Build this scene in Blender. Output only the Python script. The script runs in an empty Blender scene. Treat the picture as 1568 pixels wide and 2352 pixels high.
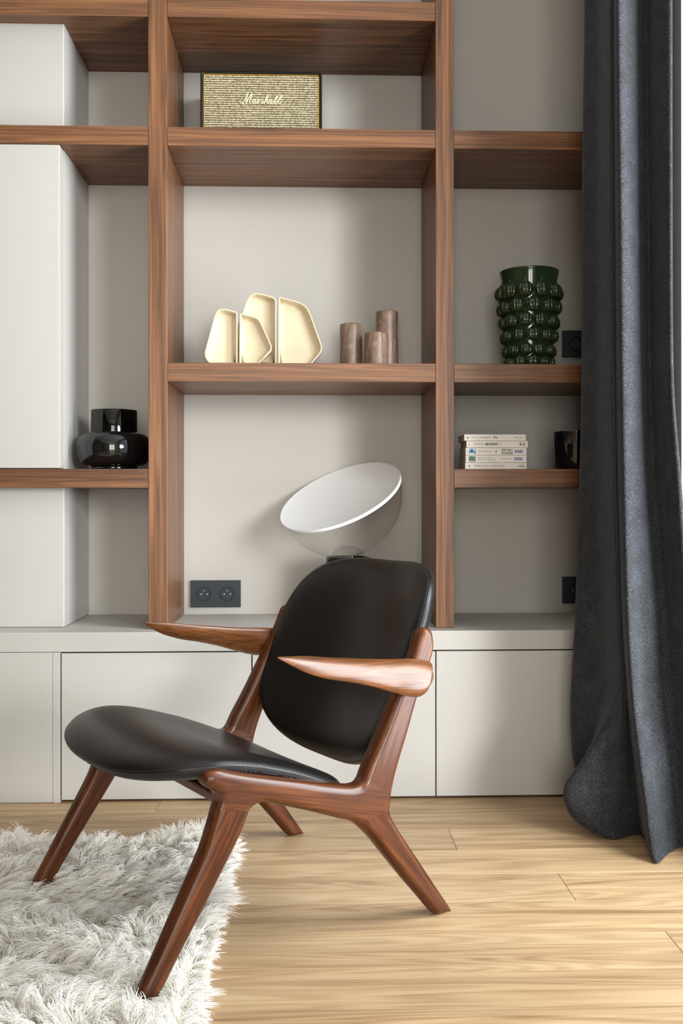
import bpy, bmesh, math, random
import numpy as np
from mathutils import Vector, Matrix

random.seed(4)
rng = np.random.default_rng(7)
S = bpy.context.scene
COL = S.collection

# ------------------------------------------------------------------ camera
cd = bpy.data.cameras.new('camera')
cam = bpy.data.objects.new('camera', cd)
COL.objects.link(cam)
cam.location = (0, 0, 0.81)
cam.rotation_euler = (math.radians(90), 0.00064, -0.0320)
cd.sensor_fit = 'HORIZONTAL'
cd.sensor_width = 24.0
cd.lens = 2200.0 / 1568.0 * 24.0
cd.shift_y = -30.0 / 1568.0
cd.clip_start = 0.05
S.camera = cam

# ------------------------------------------------------------------ light
S.view_settings.view_transform = 'Standard'
S.view_settings.look = 'None'
S.view_settings.gamma = 1.0
S.view_settings.use_curve_mapping = False
S.view_settings.exposure = 0.0
S.cycles.diffuse_bounces = 7

W = bpy.data.worlds.new('overcast_sky')
S.world = W
W.use_nodes = True
wb = W.node_tree.nodes['Background']
wb.inputs[0].default_value = (0.80, 0.90, 1.0, 1)
wb.inputs[1].default_value = 1.0


def area(name, loc, rot, sx, sy, power, color):
    l = bpy.data.lights.new(name, 'AREA')
    l.shape = 'RECTANGLE'
    l.size, l.size_y = sx, sy
    l.energy = power
    l.color = color
    o = bpy.data.objects.new(name, l)
    o.location = loc
    o.rotation_euler = rot
    COL.objects.link(o)
    return o


# daylight outside the window of the right wall; unseen fill light added behind the camera
area('daylight_near_window', (1.30, 1.60, 1.35), (0, math.radians(90), 0), 2.5, 0.80, 100, (0.93, 0.965, 1.0))
area('rear_fill_light', (-0.10, -3.50, 1.40), (math.radians(90), 0, 0), 1.7, 2.4, 135, (1.0, 0.95, 0.88))
# hazy low sun through the near window
sl = bpy.data.lights.new('hazy_sun', 'SUN')
sl.energy = 2.3
sl.angle = math.radians(14)
sl.color = (1.0, 0.985, 0.965)
so = bpy.data.objects.new('hazy_sun', sl)
so.rotation_euler = Vector((-0.535, 0.84, -0.13)).to_track_quat('-Z', 'Y').to_euler()
COL.objects.link(so)



# ------------------------------------------------------------------ helpers
def setp(o, label=None, cat=None, group=None, kind=None):
    if label: o['label'] = label
    if cat: o['category'] = cat
    if group: o['group'] = group
    if kind: o['kind'] = kind
    return o


def link(name, me, mat=None, parent=None, loc=None, rot=None):
    o = bpy.data.objects.new(name, me)
    COL.objects.link(o)
    if mat is not None and me is not None:
        me.materials.append(mat)
    if parent is not None: o.parent = parent
    if loc is not None: o.location = loc
    if rot is not None: o.rotation_euler = rot
    return o


def empty(name, loc, rz=0.0, label=None, cat=None, group=None):
    o = bpy.data.objects.new(name, None)
    COL.objects.link(o)
    o.empty_display_size = 0.05
    o.location = loc
    o.rotation_euler = (0, 0, rz)
    return setp(o, label, cat, group)


def copy_tree(o, parent=None):
    c = o.copy()
    COL.objects.link(c)
    if parent is not None: c.parent = parent
    for ch in list(o.children):
        copy_tree(ch, c)
    return c


def mesh_from(verts, faces, smooth=False, name='m'):
    me = bpy.data.meshes.new(name)
    me.from_pydata([tuple(map(float, v)) for v in verts], [], [tuple(map(int, f)) for f in faces])
    me.validate()
    bm = bmesh.new()
    bm.from_mesh(me)
    bmesh.ops.recalc_face_normals(bm, faces=bm.faces)
    bm.to_mesh(me)
    bm.free()
    if smooth:
        me.shade_smooth()
    return me


def bm_box(bm, lo, hi, bev=0.0, seg=2):
    v = [bm.verts.new((x, y, z)) for z in (lo[2], hi[2]) for y in (lo[1], hi[1]) for x in (lo[0], hi[0])]
    fs = [(0, 2, 3, 1), (4, 5, 7, 6), (0, 1, 5, 4), (1, 3, 7, 5), (3, 2, 6, 7), (2, 0, 4, 6)]
    F = [bm.faces.new([v[i] for i in f]) for f in fs]
    if bev > 0:
        es = list({e for f in F for e in f.edges})
        bmesh.ops.bevel(bm, geom=es, offset=bev, segments=seg, profile=0.5, affect='EDGES')


def box_me(lo, hi, bev=0.0, seg=2):
    bm = bmesh.new()
    bm_box(bm, lo, hi, bev, seg)
    me = bpy.data.meshes.new('box')
    bm.to_mesh(me)
    bm.free()
    return me


def boxes_me(items):
    bm = bmesh.new()
    for it in items: bm_box(bm, *it)
    me = bpy.data.meshes.new('boxes')
    bm.to_mesh(me)
    bm.free()
    return me


def lathe_me(profile, n=64, rib=None):
    """profile: list of (r, z); closed to the axis where r = 0."""
    verts, faces, rows = [], [], []
    for (r, z) in profile:
        if r < 1e-6:
            rows.append([len(verts)])
            verts.append((0, 0, z))
        else:
            row = []
            for k in range(n):
                a = 2 * math.pi * k / n
                rr = r * (rib(a, z) if rib else 1.0)
                row.append(len(verts))
                verts.append((rr * math.cos(a), rr * math.sin(a), z))
            rows.append(row)
    for a, b in zip(rows, rows[1:]):
        for k in range(n):
            k2 = (k + 1) % n
            if len(a) == 1 and len(b) == 1: continue
            if len(a) == 1: faces.append((a[0], b[k2], b[k]))
            elif len(b) == 1: faces.append((a[k], a[k2], b[0]))
            else: faces.append((a[k], a[k2], b[k2], b[k]))
    return mesh_from(verts, faces, True)


def catmull(P, n, closed=False):
    P = np.asarray(P, float)
    out = []
    N = len(P)
    rng_ = range(N) if closed else range(N - 1)
    for i in rng_:
        if closed:
            p0, p1, p2, p3 = P[i - 1], P[i], P[(i + 1) % N], P[(i + 2) % N]
        else:
            p0, p1, p2, p3 = P[max(i - 1, 0)], P[i], P[i + 1], P[min(i + 2, N - 1)]
        for k in range(n):
            t = k / n
            out.append(0.5 * (2 * p1 + (p2 - p0) * t + (2 * p0 - 5 * p1 + 4 * p2 - p3) * t * t + (3 * p1 - p0 - 3 * p2 + p3) * t ** 3))
    if not closed: out.append(P[-1])
    return np.array(out)


def tube_into(verts, faces, pts, r, n=6, closed=False):
    pts = np.asarray(pts, float)
    N = len(pts)
    base = len(verts)
    prev = None
    for i in range(N):
        if closed: t = pts[(i + 1) % N] - pts[i - 1]
        else: t = pts[min(i + 1, N - 1)] - pts[max(i - 1, 0)]
        t = t / (np.linalg.norm(t) + 1e-12)
        if prev is None:
            a = np.array([0, 0, 1.0]) if abs(t[2]) < 0.9 else np.array([1.0, 0, 0])
        else: a = prev
        u = a - t * (a @ t)
        u /= np.linalg.norm(u) + 1e-12
        prev = u
        w = np.cross(t, u)
        rr = r[i] if hasattr(r, '__len__') else r
        for k in range(n):
            an = 2 * math.pi * k / n
            verts.append(tuple(pts[i] + rr * (math.cos(an) * u + math.sin(an) * w)))
    for i in range(N if closed else N - 1):
        j = (i + 1) % N
        for k in range(n):
            k2 = (k + 1) % n
            faces.append((base + i * n + k, base + i * n + k2, base + j * n + k2, base + j * n + k))
    if not closed:
        faces.append(tuple(base + k for k in range(n))[::-1])
        faces.append(tuple(base + (N - 1) * n + k for k in range(n)))


def tube_me(pts, r, n=6, closed=False):
    v, f = [], []
    tube_into(v, f, pts, r, n, closed)
    return mesh_from(v, f, True)


def prism_me(poly, y0, y1, bev=0.0):
    """poly in (x, z), extruded along y."""
    bm = bmesh.new()
    a = [bm.verts.new((p[0], y0, p[1])) for p in poly]
    b = [bm.verts.new((p[0], y1, p[1])) for p in poly]
    n = len(poly)
    bm.faces.new(a)
    bm.faces.new(b[::-1])
    for i in range(n):
        bm.faces.new((a[i], b[i], b[(i + 1) % n], a[(i + 1) % n]))
    bmesh.ops.recalc_face_normals(bm, faces=bm.faces)
    me = bpy.data.meshes.new('prism')
    bm.to_mesh(me)
    bm.free()
    return me


def sd_poly(P, x, y):
    """signed distance to polygon P (N,2), arrays x, y"""
    N = len(P)
    d2 = np.full(x.shape, 1e9)
    s = np.ones(x.shape)
    for i in range(N):
        a, b = P[i - 1], P[i]
        ex, ey = b[0] - a[0], b[1] - a[1]
        wx, wy = x - a[0], y - a[1]
        t = np.clip((wx * ex + wy * ey) / (ex * ex + ey * ey + 1e-15), 0, 1)
        dx, dy = wx - ex * t, wy - ey * t
        d2 = np.minimum(d2, dx * dx + dy * dy)
        c1 = y >= a[1]; c2 = y < b[1]; c3 = ex * wy > ey * wx
        flip = (c1 & c2 & c3) | (~c1 & ~c2 & ~c3)
        s = np.where(flip, -s, s)
    return s * np.sqrt(d2)


def surface_nets(f, lo, h):
    nx, ny, nz = f.shape
    s = f < 0
    cx, cy, cz = nx - 1, ny - 1, nz - 1
    corners = [(i, j, k) for i in (0, 1) for j in (0, 1) for k in (0, 1)]
    sub = lambda A, c: A[c[0]:c[0] + cx, c[1]:c[1] + cy, c[2]:c[2] + cz]
    cnt = sum(sub(s, c).astype(int) for c in corners)
    act = (cnt > 0) & (cnt < 8)
    acc = np.zeros((cx, cy, cz, 3)); num = np.zeros((cx, cy, cz))
    for a in corners:
        for ax in range(3):
            if a[ax] == 1: continue
            b = list(a); b[ax] = 1; b = tuple(b)
            fa, fb = sub(f, a), sub(f, b)
            m = ((fa < 0) != (fb < 0)) & act
            t = np.where(m, fa / np.where(m, fa - fb, 1), 0)
            for d in range(3):
                base = a[d] + (t if d == ax else 0)
                acc[..., d] += np.where(m, base, 0)
            num += m
    idx = np.full((cx, cy, cz), -1)
    ii = np.argwhere(act)
    idx[act] = np.arange(len(ii))
    V = np.array(lo) + h * (ii + acc[act] / np.maximum(num[act], 1)[:, None])
    F = []
    for ax in range(3):
        o1, o2 = (ax + 1) % 3, (ax + 2) % 3
        sl0 = [slice(None)] * 3; sl1 = [slice(None)] * 3
        sl0[ax] = slice(0, -1); sl1[ax] = slice(1, None)
        ch = s[tuple(sl0)] != s[tuple(sl1)]
        for e in np.argwhere(ch):
            if e[o1] == 0 or e[o2] == 0 or e[o1] >= f.shape[o1] - 1 or e[o2] >= f.shape[o2] - 1: continue
            q = []
            for d1, d2 in ((-1, -1), (0, -1), (0, 0), (-1, 0)):
                c = e.copy(); c[o1] += d1; c[o2] += d2
                q.append(idx[tuple(c)])
            if not s[tuple(e)]: q = q[::-1]
            F.append(q)
    return V, F


def text_me(body, size, depth=0.0002, bold=0.0):
    cu = bpy.data.curves.new('t', 'FONT')
    cu.body = body
    cu.size = size
    cu.extrude = depth
    cu.offset = bold
    cu.align_x = 'CENTER'
    cu.align_y = 'CENTER'
    o = bpy.data.objects.new('t', cu)
    COL.objects.link(o)
    dg = bpy.context.evaluated_depsgraph_get()
    me = bpy.data.meshes.new_from_object(o.evaluated_get(dg))
    bpy.data.objects.remove(o)
    bpy.data.curves.remove(cu)
    return me


# ------------------------------------------------------------------ materials
def srgb(r, g, b):
    f = lambda c: c / 12.92 if c <= 0.04045 else ((c + 0.055) / 1.055) ** 2.4
    return (f(r / 255), f(g / 255), f(b / 255), 1)


def new_mat(name):
    m = bpy.data.materials.new(name)
    m.use_nodes = True
    nt = m.node_tree
    return m, nt, nt.nodes['Principled BSDF']


def N(nt, t, **kw):
    n = nt.nodes.new(t)
    for k, v in kw.items():
        if k.startswith('i_'):
            n.inputs[k[2:].replace('_', ' ')].default_value = v
        else: setattr(n, k, v)
    return n


def ramp(nt, stops):
    r = nt.nodes.new('ShaderNodeValToRGB')
    e = r.color_ramp.elements
    e[0].position, e[0].color = stops[0]
    e[1].position, e[1].color = stops[-1]
    for p, c in stops[1:-1]:
        x = e.new(p); x.color = c
    return r


def plain(name, col, rough=0.5, spec=0.5, metal=0.0, noise=0.0, nscale=60, bump=0.0, bscale=400, coat=0.0):
    m, nt, b = new_mat(name)
    b.inputs['Base Color'].default_value = col
    b.inputs['Roughness'].default_value = rough
    b.inputs['Specular IOR Level'].default_value = spec
    b.inputs['Metallic'].default_value = metal
    b.inputs['Coat Weight'].default_value = coat
    b.inputs['Coat Roughness'].default_value = 0.05
    tc = N(nt, 'ShaderNodeTexCoord')
    if noise:
        n = N(nt, 'ShaderNodeTexNoise', i_Scale=nscale, i_Detail=5.0)
        nt.links.new(tc.outputs['Object'], n.inputs['Vector'])
        lo = tuple(c * (1 - noise) for c in col[:3]) + (1,)
        hi = tuple(min(1, c * (1 + noise)) for c in col[:3]) + (1,)
        r = ramp(nt, [(0.3, lo), (0.7, hi)])
        nt.links.new(n.outputs['Fac'], r.inputs['Fac'])
        nt.links.new(r.outputs['Color'], b.inputs['Base Color'])
    if bump:
        n2 = N(nt, 'ShaderNodeTexNoise', i_Scale=bscale, i_Detail=4.0)
        nt.links.new(tc.outputs['Object'], n2.inputs['Vector'])
        bp = N(nt, 'ShaderNodeBump', i_Strength=bump, i_Distance=0.001)
        nt.links.new(n2.outputs['Fac'], bp.inputs['Height'])
        nt.links.new(bp.outputs['Normal'], b.inputs['Normal'])
    return m


def wood(name, axis, stops, rough=0.38, grain=(1.5, 60.0), tilt=0.0, fine=180.0, spec=0.4, knots=0.0, coat=0.0, bump=0.12, band=0.55, warp=1.6, rings=75.0):
    """axis: grain direction 'X','Y','Z' in object space; tilt turns X-Z about Y first."""
    m, nt, b = new_mat(name)
    L = nt.links
    tc = N(nt, 'ShaderNodeTexCoord')
    oi = N(nt, 'ShaderNodeObjectInfo')
    mul = N(nt, 'ShaderNodeVectorMath', operation='MULTIPLY_ADD')
    mul.inputs[1].default_value = (1, 1, 1)
    cmb = N(nt, 'ShaderNodeCombineXYZ')
    for k, mm in enumerate((7.3, 3.1, 5.7)):
        q = N(nt, 'ShaderNodeMath', operation='MULTIPLY'); q.inputs[1].default_value = mm
        L.new(oi.outputs['Random'], q.inputs[0]); L.new(q.outputs[0], cmb.inputs[k])
    rot = N(nt, 'ShaderNodeVectorRotate', rotation_type='Y_AXIS')
    rot.inputs['Angle'].default_value = tilt
    L.new(tc.outputs['Object'], rot.inputs['Vector'])
    L.new(rot.outputs['Vector'], mul.inputs[0]); L.new(cmb.outputs[0], mul.inputs[2])
    g, c = grain
    sc = {'X': (g, c, c), 'Y': (c, g, c), 'Z': (c, c, g)}[axis]
    mp = N(nt, 'ShaderNodeMapping'); mp.inputs['Scale'].default_value = sc
    L.new(mul.outputs[0], mp.inputs['Vector'])
    # slow warp so that the figure runs into cathedrals
    wn = N(nt, 'ShaderNodeTexNoise', i_Scale=0.55, i_Detail=2.0)
    L.new(mp.outputs[0], wn.inputs['Vector'])
    wm = N(nt, 'ShaderNodeVectorMath', operation='SCALE'); wm.inputs['Scale'].default_value = warp
    L.new(wn.outputs['Color'], wm.inputs[0])
    wa = N(nt, 'ShaderNodeVectorMath', operation='ADD')
    L.new(mp.outputs[0], wa.inputs[0]); L.new(wm.outputs[0], wa.inputs[1])
    n1 = N(nt, 'ShaderNodeTexNoise', i_Scale=0.9, i_Detail=6.0, i_Roughness=0.62)
    L.new(wa.outputs[0], n1.inputs['Vector'])
    # ring lines
    rg = N(nt, 'ShaderNodeTexNoise', i_Scale=0.42, i_Detail=1.5)
    L.new(wa.outputs[0], rg.inputs['Vector'])
    rs = N(nt, 'ShaderNodeMath', operation='MULTIPLY'); rs.inputs[1].default_value = rings
    L.new(rg.outputs['Fac'], rs.inputs[0])
    sn = N(nt, 'ShaderNodeMath', operation='SINE'); L.new(rs.outputs[0], sn.inputs[0])
    # fine pores
    scf = {'X': (g * 6, fine * 2, fine * 2), 'Y': (fine * 2, g * 6, fine * 2), 'Z': (fine * 2, fine * 2, g * 6)}[axis]
    mpf = N(nt, 'ShaderNodeMapping'); mpf.inputs['Scale'].default_value = scf
    L.new(mul.outputs[0], mpf.inputs['Vector'])
    n2 = N(nt, 'ShaderNodeTexNoise', i_Scale=1.0, i_Detail=2.0)
    L.new(mpf.outputs[0], n2.inputs['Vector'])
    a1 = N(nt, 'ShaderNodeMath', operation='MULTIPLY_ADD'); a1.inputs[1].default_value = 0.07 * band / 0.55
    L.new(sn.outputs[0], a1.inputs[0]); L.new(n1.outputs['Fac'], a1.inputs[2])
    a2 = N(nt, 'ShaderNodeMath', operation='MULTIPLY_ADD'); a2.inputs[1].default_value = 0.22
    L.new(n2.outputs['Fac'], a2.inputs[0]); L.new(a1.outputs[0], a2.inputs[2])
    a3 = N(nt, 'ShaderNodeMath', operation='SUBTRACT'); a3.inputs[1].default_value = 0.11
    L.new(a2.outputs[0], a3.inputs[0])
    r = ramp(nt, stops)
    L.new(a3.outputs[0], r.inputs['Fac'])
    # piece-to-piece tone
    hs = N(nt, 'ShaderNodeHueSaturation')
    mr = N(nt, 'ShaderNodeMapRange'); mr.inputs['To Min'].default_value = 0.90; mr.inputs['To Max'].default_value = 1.10
    L.new(oi.outputs['Random'], mr.inputs['Value']); L.new(mr.outputs[0], hs.inputs['Value'])
    L.new(r.outputs['Color'], hs.inputs['Color'])
    out = hs.outputs['Color']
    if knots:
        vo = N(nt, 'ShaderNodeTexVoronoi', i_Scale=1.0)
        mk = N(nt, 'ShaderNodeMapping')
        mk.inputs['Scale'].default_value = {'X': (2.2, 7, 7), 'Y': (7, 2.2, 7), 'Z': (7, 7, 2.2)}[axis]
        L.new(mul.outputs[0], mk.inputs['Vector']); L.new(mk.outputs[0], vo.inputs['Vector'])
        kr = N(nt, 'ShaderNodeMapRange'); kr.inputs['From Min'].default_value = 0.03; kr.inputs['From Max'].default_value = 0.13
        kr.inputs['To Min'].default_value = 1 - knots; kr.inputs['To Max'].default_value = 1.0
        L.new(vo.outputs['Distance'], kr.inputs['Value'])
        mx = N(nt, 'ShaderNodeVectorMath', operation='SCALE')
        L.new(out, mx.inputs[0]); L.new(kr.outputs[0], mx.inputs['Scale'])
        out = mx.outputs[0]
    L.new(out, b.inputs['Base Color'])
    b.inputs['Roughness'].default_value = rough
    b.inputs['Specular IOR Level'].default_value = spec
    b.inputs['Coat Weight'].default_value = coat
    b.inputs['Coat Roughness'].default_value = 0.18
    bp = N(nt, 'ShaderNodeBump', i_Strength=bump, i_Distance=0.0006)
    L.new(n2.outputs['Fac'], bp.inputs['Height']); L.new(bp.outputs['Normal'], b.inputs['Normal'])
    return m


WAL = [(0.22, srgb(64, 42, 28)), (0.40, srgb(97, 64, 42)), (0.54, srgb(117, 78, 51)), (0.76, srgb(146, 101, 67))]
M_wal_x = wood('walnut_veneer_along', 'X', WAL, knots=0.35)
M_wal_z = wood('walnut_veneer_upright', 'Z', WAL)
CHW = [(0.20, srgb(42, 19, 7)), (0.44, srgb(73, 36, 14)), (0.58, srgb(89, 47, 20)), (0.80, srgb(112, 64, 31))]
OAK = [(0.25, srgb(136, 105, 73)), (0.42, srgb(168, 138, 103)), (0.56, srgb(184, 155, 118)), (0.78, srgb(200, 173, 137))]
M_oak = wood('oiled_oak', 'X', OAK, rough=0.40, grain=(1.3, 20.0), fine=150, knots=0.25, spec=0.35, band=0.62, warp=2.6, rings=120.0)
M_paint = plain('off_white_lacquer', srgb(188, 185, 180), 0.55, 0.3)
M_wall = plain('warm_white_wall_paint', srgb(187, 183, 177), 0.7, 0.2, bump=0.05, bscale=300)
M_plaster = plain('grey_plaster', srgb(170, 172, 166), 0.85, 0.2, bump=0.9, bscale=120)
M_ceil = plain('ceiling_paint', srgb(235, 233, 228), 0.8, 0.2)
M_dark = plain('shadow_gap_black', srgb(22, 21, 20), 0.7, 0.2)
M_leather = plain('dark_brown_leather', srgb(21, 18, 18), 0.36, 0.42, bump=0.12, bscale=700)
M_thread = plain('brown_thread', srgb(58, 52, 50), 0.7)
M_socket = plain('matt_anthracite_plastic', srgb(43, 49, 54), 0.5, 0.4)
M_pin = plain('steel_pin', srgb(210, 210, 208), 0.3, 0.5, metal=0.6)
M_brass = plain('gold_piping', srgb(196, 152, 50), 0.35, 0.5, metal=0.3)
M_vinyl = plain('black_vinyl', srgb(24, 24, 25), 0.45, 0.4, bump=0.4, bscale=500)
M_cream = plain('cream_lettering', srgb(240, 226, 190), 0.4)
M_tray = plain('cream_lacquered_wood', srgb(212, 197, 168), 0.45, 0.35, noise=0.03, nscale=90)
M_book = plain('book_paper_cover', srgb(225, 219, 210), 0.5, 0.4)
M_page = plain('book_pages', srgb(205, 195, 175), 0.9, 0.1, noise=0.08, nscale=300)
M_cover_dark = plain('dark_book_cover', srgb(50, 46, 46), 0.5)
M_ink = plain('black_ink', srgb(45, 42, 42), 0.7)
M_grey_ink = plain('grey_ink', srgb(115, 108, 102), 0.7)
M_red_ink = plain('red_ink', srgb(165, 50, 40), 0.7)
M_blue = plain('blue_label', srgb(38, 92, 150), 0.5)
M_white = plain('white_enamel', srgb(238, 239, 240), 0.35, 0.4)
M_steel = plain('dark_steel', srgb(70, 68, 66), 0.25, 0.5, metal=0.9)
M_frame_white = plain('white_window_frame', srgb(238, 238, 235), 0.4, 0.4)


def candle_mat():
    m, nt, b = new_mat('brown_rustic_wax')
    tc = N(nt, 'ShaderNodeTexCoord')
    mp = N(nt, 'ShaderNodeMapping'); mp.inputs['Scale'].default_value = (60, 60, 22)
    nt.links.new(tc.outputs['Object'], mp.inputs['Vector'])
    n = N(nt, 'ShaderNodeTexNoise', i_Scale=1.0, i_Detail=7.0, i_Roughness=0.7, i_Distortion=1.2)
    nt.links.new(mp.outputs[0], n.inputs['Vector'])
    r = ramp(nt, [(0.32, srgb(98, 76, 62)), (0.5, srgb(122, 98, 82)), (0.62, srgb(138, 114, 98)), (0.76, srgb(190, 176, 164))])
    nt.links.new(n.outputs['Fac'], r.inputs['Fac'])
    nt.links.new(r.outputs['Color'], b.inputs['Base Color'])
    b.inputs['Roughness'].default_value = 0.42
    b.inputs['Subsurface Weight'].default_value = 0.25
    b.inputs['Subsurface Radius'].default_value = (0.01, 0.006, 0.004)
    bp = N(nt, 'ShaderNodeBump', i_Strength=0.35, i_Distance=0.001)
    nt.links.new(n.outputs['Fac'], bp.inputs['Height']); nt.links.new(bp.outputs['Normal'], b.inputs['Normal'])
    return m


def curtain_mat():
    m, nt, b = new_mat('charcoal_velvet')
    tc = N(nt, 'ShaderNodeTexCoord')
    mp = N(nt, 'ShaderNodeMapping'); mp.inputs['Scale'].default_value = (260, 260, 900)
    nt.links.new(tc.outputs['Object'], mp.inputs['Vector'])
    n = N(nt, 'ShaderNodeTexNoise', i_Scale=1.0, i_Detail=3.0, i_Roughness=0.6)
    nt.links.new(mp.outputs[0], n.inputs['Vector'])
    n3 = N(nt, 'ShaderNodeTexNoise', i_Scale=22.0, i_Detail=3.0)
    nt.links.new(tc.outputs['Object'], n3.inputs['Vector'])
    ad = N(nt, 'ShaderNodeMath', operation='MULTIPLY_ADD'); ad.inputs[1].default_value = 0.15
    nt.links.new(n3.outputs['Fac'], ad.inputs[0]); nt.links.new(n.outputs['Fac'], ad.inputs[2])
    r = ramp(nt, [(0.42, srgb(24, 24, 26)), (0.60, srgb(47, 48, 51)), (0.82, srgb(94, 98, 106))])
    nt.links.new(ad.outputs[0], r.inputs['Fac'])
    nt.links.new(r.outputs['Color'], b.inputs['Base Color'])
    b.inputs['Roughness'].default_value = 0.85
    b.inputs['Specular IOR Level'].default_value = 0.2
    b.inputs['Sheen Weight'].default_value = 0.12
    b.inputs['Sheen Roughness'].default_value = 0.4
    b.inputs['Sheen Tint'].default_value = (0.75, 0.85, 1.0, 1)
    bp = N(nt, 'ShaderNodeBump', i_Strength=0.35, i_Distance=0.001)
    nt.links.new(n.outputs['Fac'], bp.inputs['Height']); nt.links.new(bp.outputs['Normal'], b.inputs['Normal'])
    return m


def grille_mat():
    m, nt, b = new_mat('woven_gold_grille_cloth')
    tc = N(nt, 'ShaderNodeTexCoord')
    L = nt.links
    # wavy rows
    n0 = N(nt, 'ShaderNodeTexNoise', i_Scale=16.0, i_Detail=2.0)
    L.new(tc.outputs['Object'], n0.inputs['Vector'])
    sp = N(nt, 'ShaderNodeSeparateXYZ'); L.new(tc.outputs['Object'], sp.inputs[0])
    wz = N(nt, 'ShaderNodeMath', operation='MULTIPLY_ADD'); wz.inputs[1].default_value = 0.0022
    L.new(n0.outputs['Fac'], wz.inputs[0]); L.new(sp.outputs['Z'], wz.inputs[2])
    fz = N(nt, 'ShaderNodeMath', operation='MULTIPLY'); fz.inputs[1].default_value = 2 * math.pi / 0.0066
    L.new(wz.outputs[0], fz.inputs[0])
    sz = N(nt, 'ShaderNodeMath', operation='SINE'); L.new(fz.outputs[0], sz.inputs[0])
    fx = N(nt, 'ShaderNodeMath', operation='MULTIPLY'); fx.inputs[1].default_value = 2 * math.pi / 0.0034
    L.new(sp.outputs['X'], fx.inputs[0])
    sx = N(nt, 'ShaderNodeMath', operation='SINE'); L.new(fx.outputs[0], sx.inputs[0])
    n1 = N(nt, 'ShaderNodeTexNoise', i_Scale=180.0, i_Detail=2.0)
    L.new(tc.outputs['Object'], n1.inputs['Vector'])
    a = N(nt, 'ShaderNodeMath', operation='MULTIPLY_ADD'); a.inputs[1].default_value = 0.30
    L.new(sz.outputs[0], a.inputs[0]); L.new(n1.outputs['Fac'], a.inputs[2])
    a2 = N(nt, 'ShaderNodeMath', operation='MULTIPLY_ADD'); a2.inputs[1].default_value = 0.13
    L.new(sx.outputs[0], a2.inputs[0]); L.new(a.outputs[0], a2.inputs[2])
    r = ramp(nt, [(0.12, srgb(62, 52, 34)), (0.40, srgb(124, 110, 78)), (0.62, srgb(172, 161, 126)), (0.9, srgb(214, 207, 180))])
    L.new(a2.outputs[0], r.inputs['Fac'])
    L.new(r.outputs['Color'], b.inputs['Base Color'])
    b.inputs['Roughness'].default_value = 0.7
    bp = N(nt, 'ShaderNodeBump', i_Strength=0.5, i_Distance=0.001)
    L.new(a2.outputs[0], bp.inputs['Height']); L.new(bp.outputs['Normal'], b.inputs['Normal'])
    return m


def thin_glass(name, tint, refl=0.9, rough=0.02, ior=1.5):
    m, nt, b = new_mat(name)
    out = nt.nodes['Material Output']
    nt.nodes.remove(b)
    tr = N(nt, 'ShaderNodeBsdfTransparent'); tr.inputs[0].default_value = tint
    gl = N(nt, 'ShaderNodeBsdfGlossy'); gl.inputs['Roughness'].default_value = rough
    gl.inputs['Color'].default_value = (refl, refl, refl, 1)
    fr = N(nt, 'ShaderNodeFresnel')
    ge = N(nt, 'ShaderNodeNewGeometry')
    mr = N(nt, 'ShaderNodeMapRange'); mr.inputs['To Min'].default_value = ior; mr.inputs['To Max'].default_value = 1.0 / ior
    nt.links.new(ge.outputs['Backfacing'], mr.inputs['Value']); nt.links.new(mr.outputs[0], fr.inputs['IOR'])
    mx = N(nt, 'ShaderNodeMixShader')
    nt.links.new(fr.outputs[0], mx.inputs[0]); nt.links.new(tr.outputs[0], mx.inputs[1]); nt.links.new(gl.outputs[0], mx.inputs[2])
    nt.links.new(mx.outputs[0], out.inputs['Surface'])
    return m


M_candle = candle_mat()
M_curtain = curtain_mat()
M_grille = grille_mat()
M_glass = thin_glass('clear_glass', (0.975, 0.97, 0.96, 1), ior=1.33)
M_smoke = thin_glass('smoked_black_glass', (0.10, 0.09, 0.09, 1), ior=1.55)
M_pane = thin_glass('window_glass', (0.97, 0.98, 0.98, 1))
M_black_glass = plain('black_glass', (0.004, 0.004, 0.0045, 1), 0.03, 0.6, coat=0.3)


def green_mat():
    m, nt, b = new_mat('dark_green_glass')
    b.inputs['Base Color'].default_value = srgb(46, 63, 38)
    b.inputs['Roughness'].default_value = 0.09
    b.inputs['Specular IOR Level'].default_value = 0.55
    b.inputs['Transmission Weight'].default_value = 0.25
    b.inputs['Coat Weight'].default_value = 0.3
    b.inputs['Coat Roughness'].default_value = 0.04
    return m


M_green = green_mat()

# ------------------------------------------------------------------ setting
YF, YB, YD = 2.632, 2.9776, 2.579
XR = 0.90
XL, Y0, ZC = -2.6, -3.2, 2.85
fl = setp(link('floor', box_me((XL, Y0, -0.06), (XR, YB, -0.012)), M_dark), kind='structure')
PW = 0.1415
ends = {1: 0.3368, 3: 0.5334, 5: 0.6627}
plank_cache = {}


def plank(x0, x1, y0):
    L_ = round(x1 - x0, 3)
    me = box_me((0.0004, 0.0004, -0.014), (x1 - x0 - 0.0004, PW - 0.0004, 0.0), 0.0007, 1)
    o = link('plank', me, M_oak, fl, (x0, y0, 0))
    return o


row = 0
y = 2.482
for k in range(-4, 41):
    y0 = 2.482 - (k + 1) * PW
    if y0 + PW > YB - 0.0 or y0 < Y0: 
        pass
    y1c = y0
    if y1c >= YB - 0.02 or y1c + PW <= Y0: continue
    e = ends.get(k, -0.9 + ((k * 0.618) % 1.0) * 1.3 if k > 6 or k < 0 else (1.2 if k in (0, 2, 4, 6) else 0.4))
    cuts = [XL]
    e2 = e - 1.95
    if k in (0, 2, 4, 6): e = None; e2 = -0.95 - 0.12 * k
    for q in (e2, e):
        if q is not None and XL + 0.2 < q < XR - 0.05: cuts.append(q)
    cuts.append(XR)
    for a, b_ in zip(cuts, cuts[1:]):
        plank(a, b_, y1c)

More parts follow.
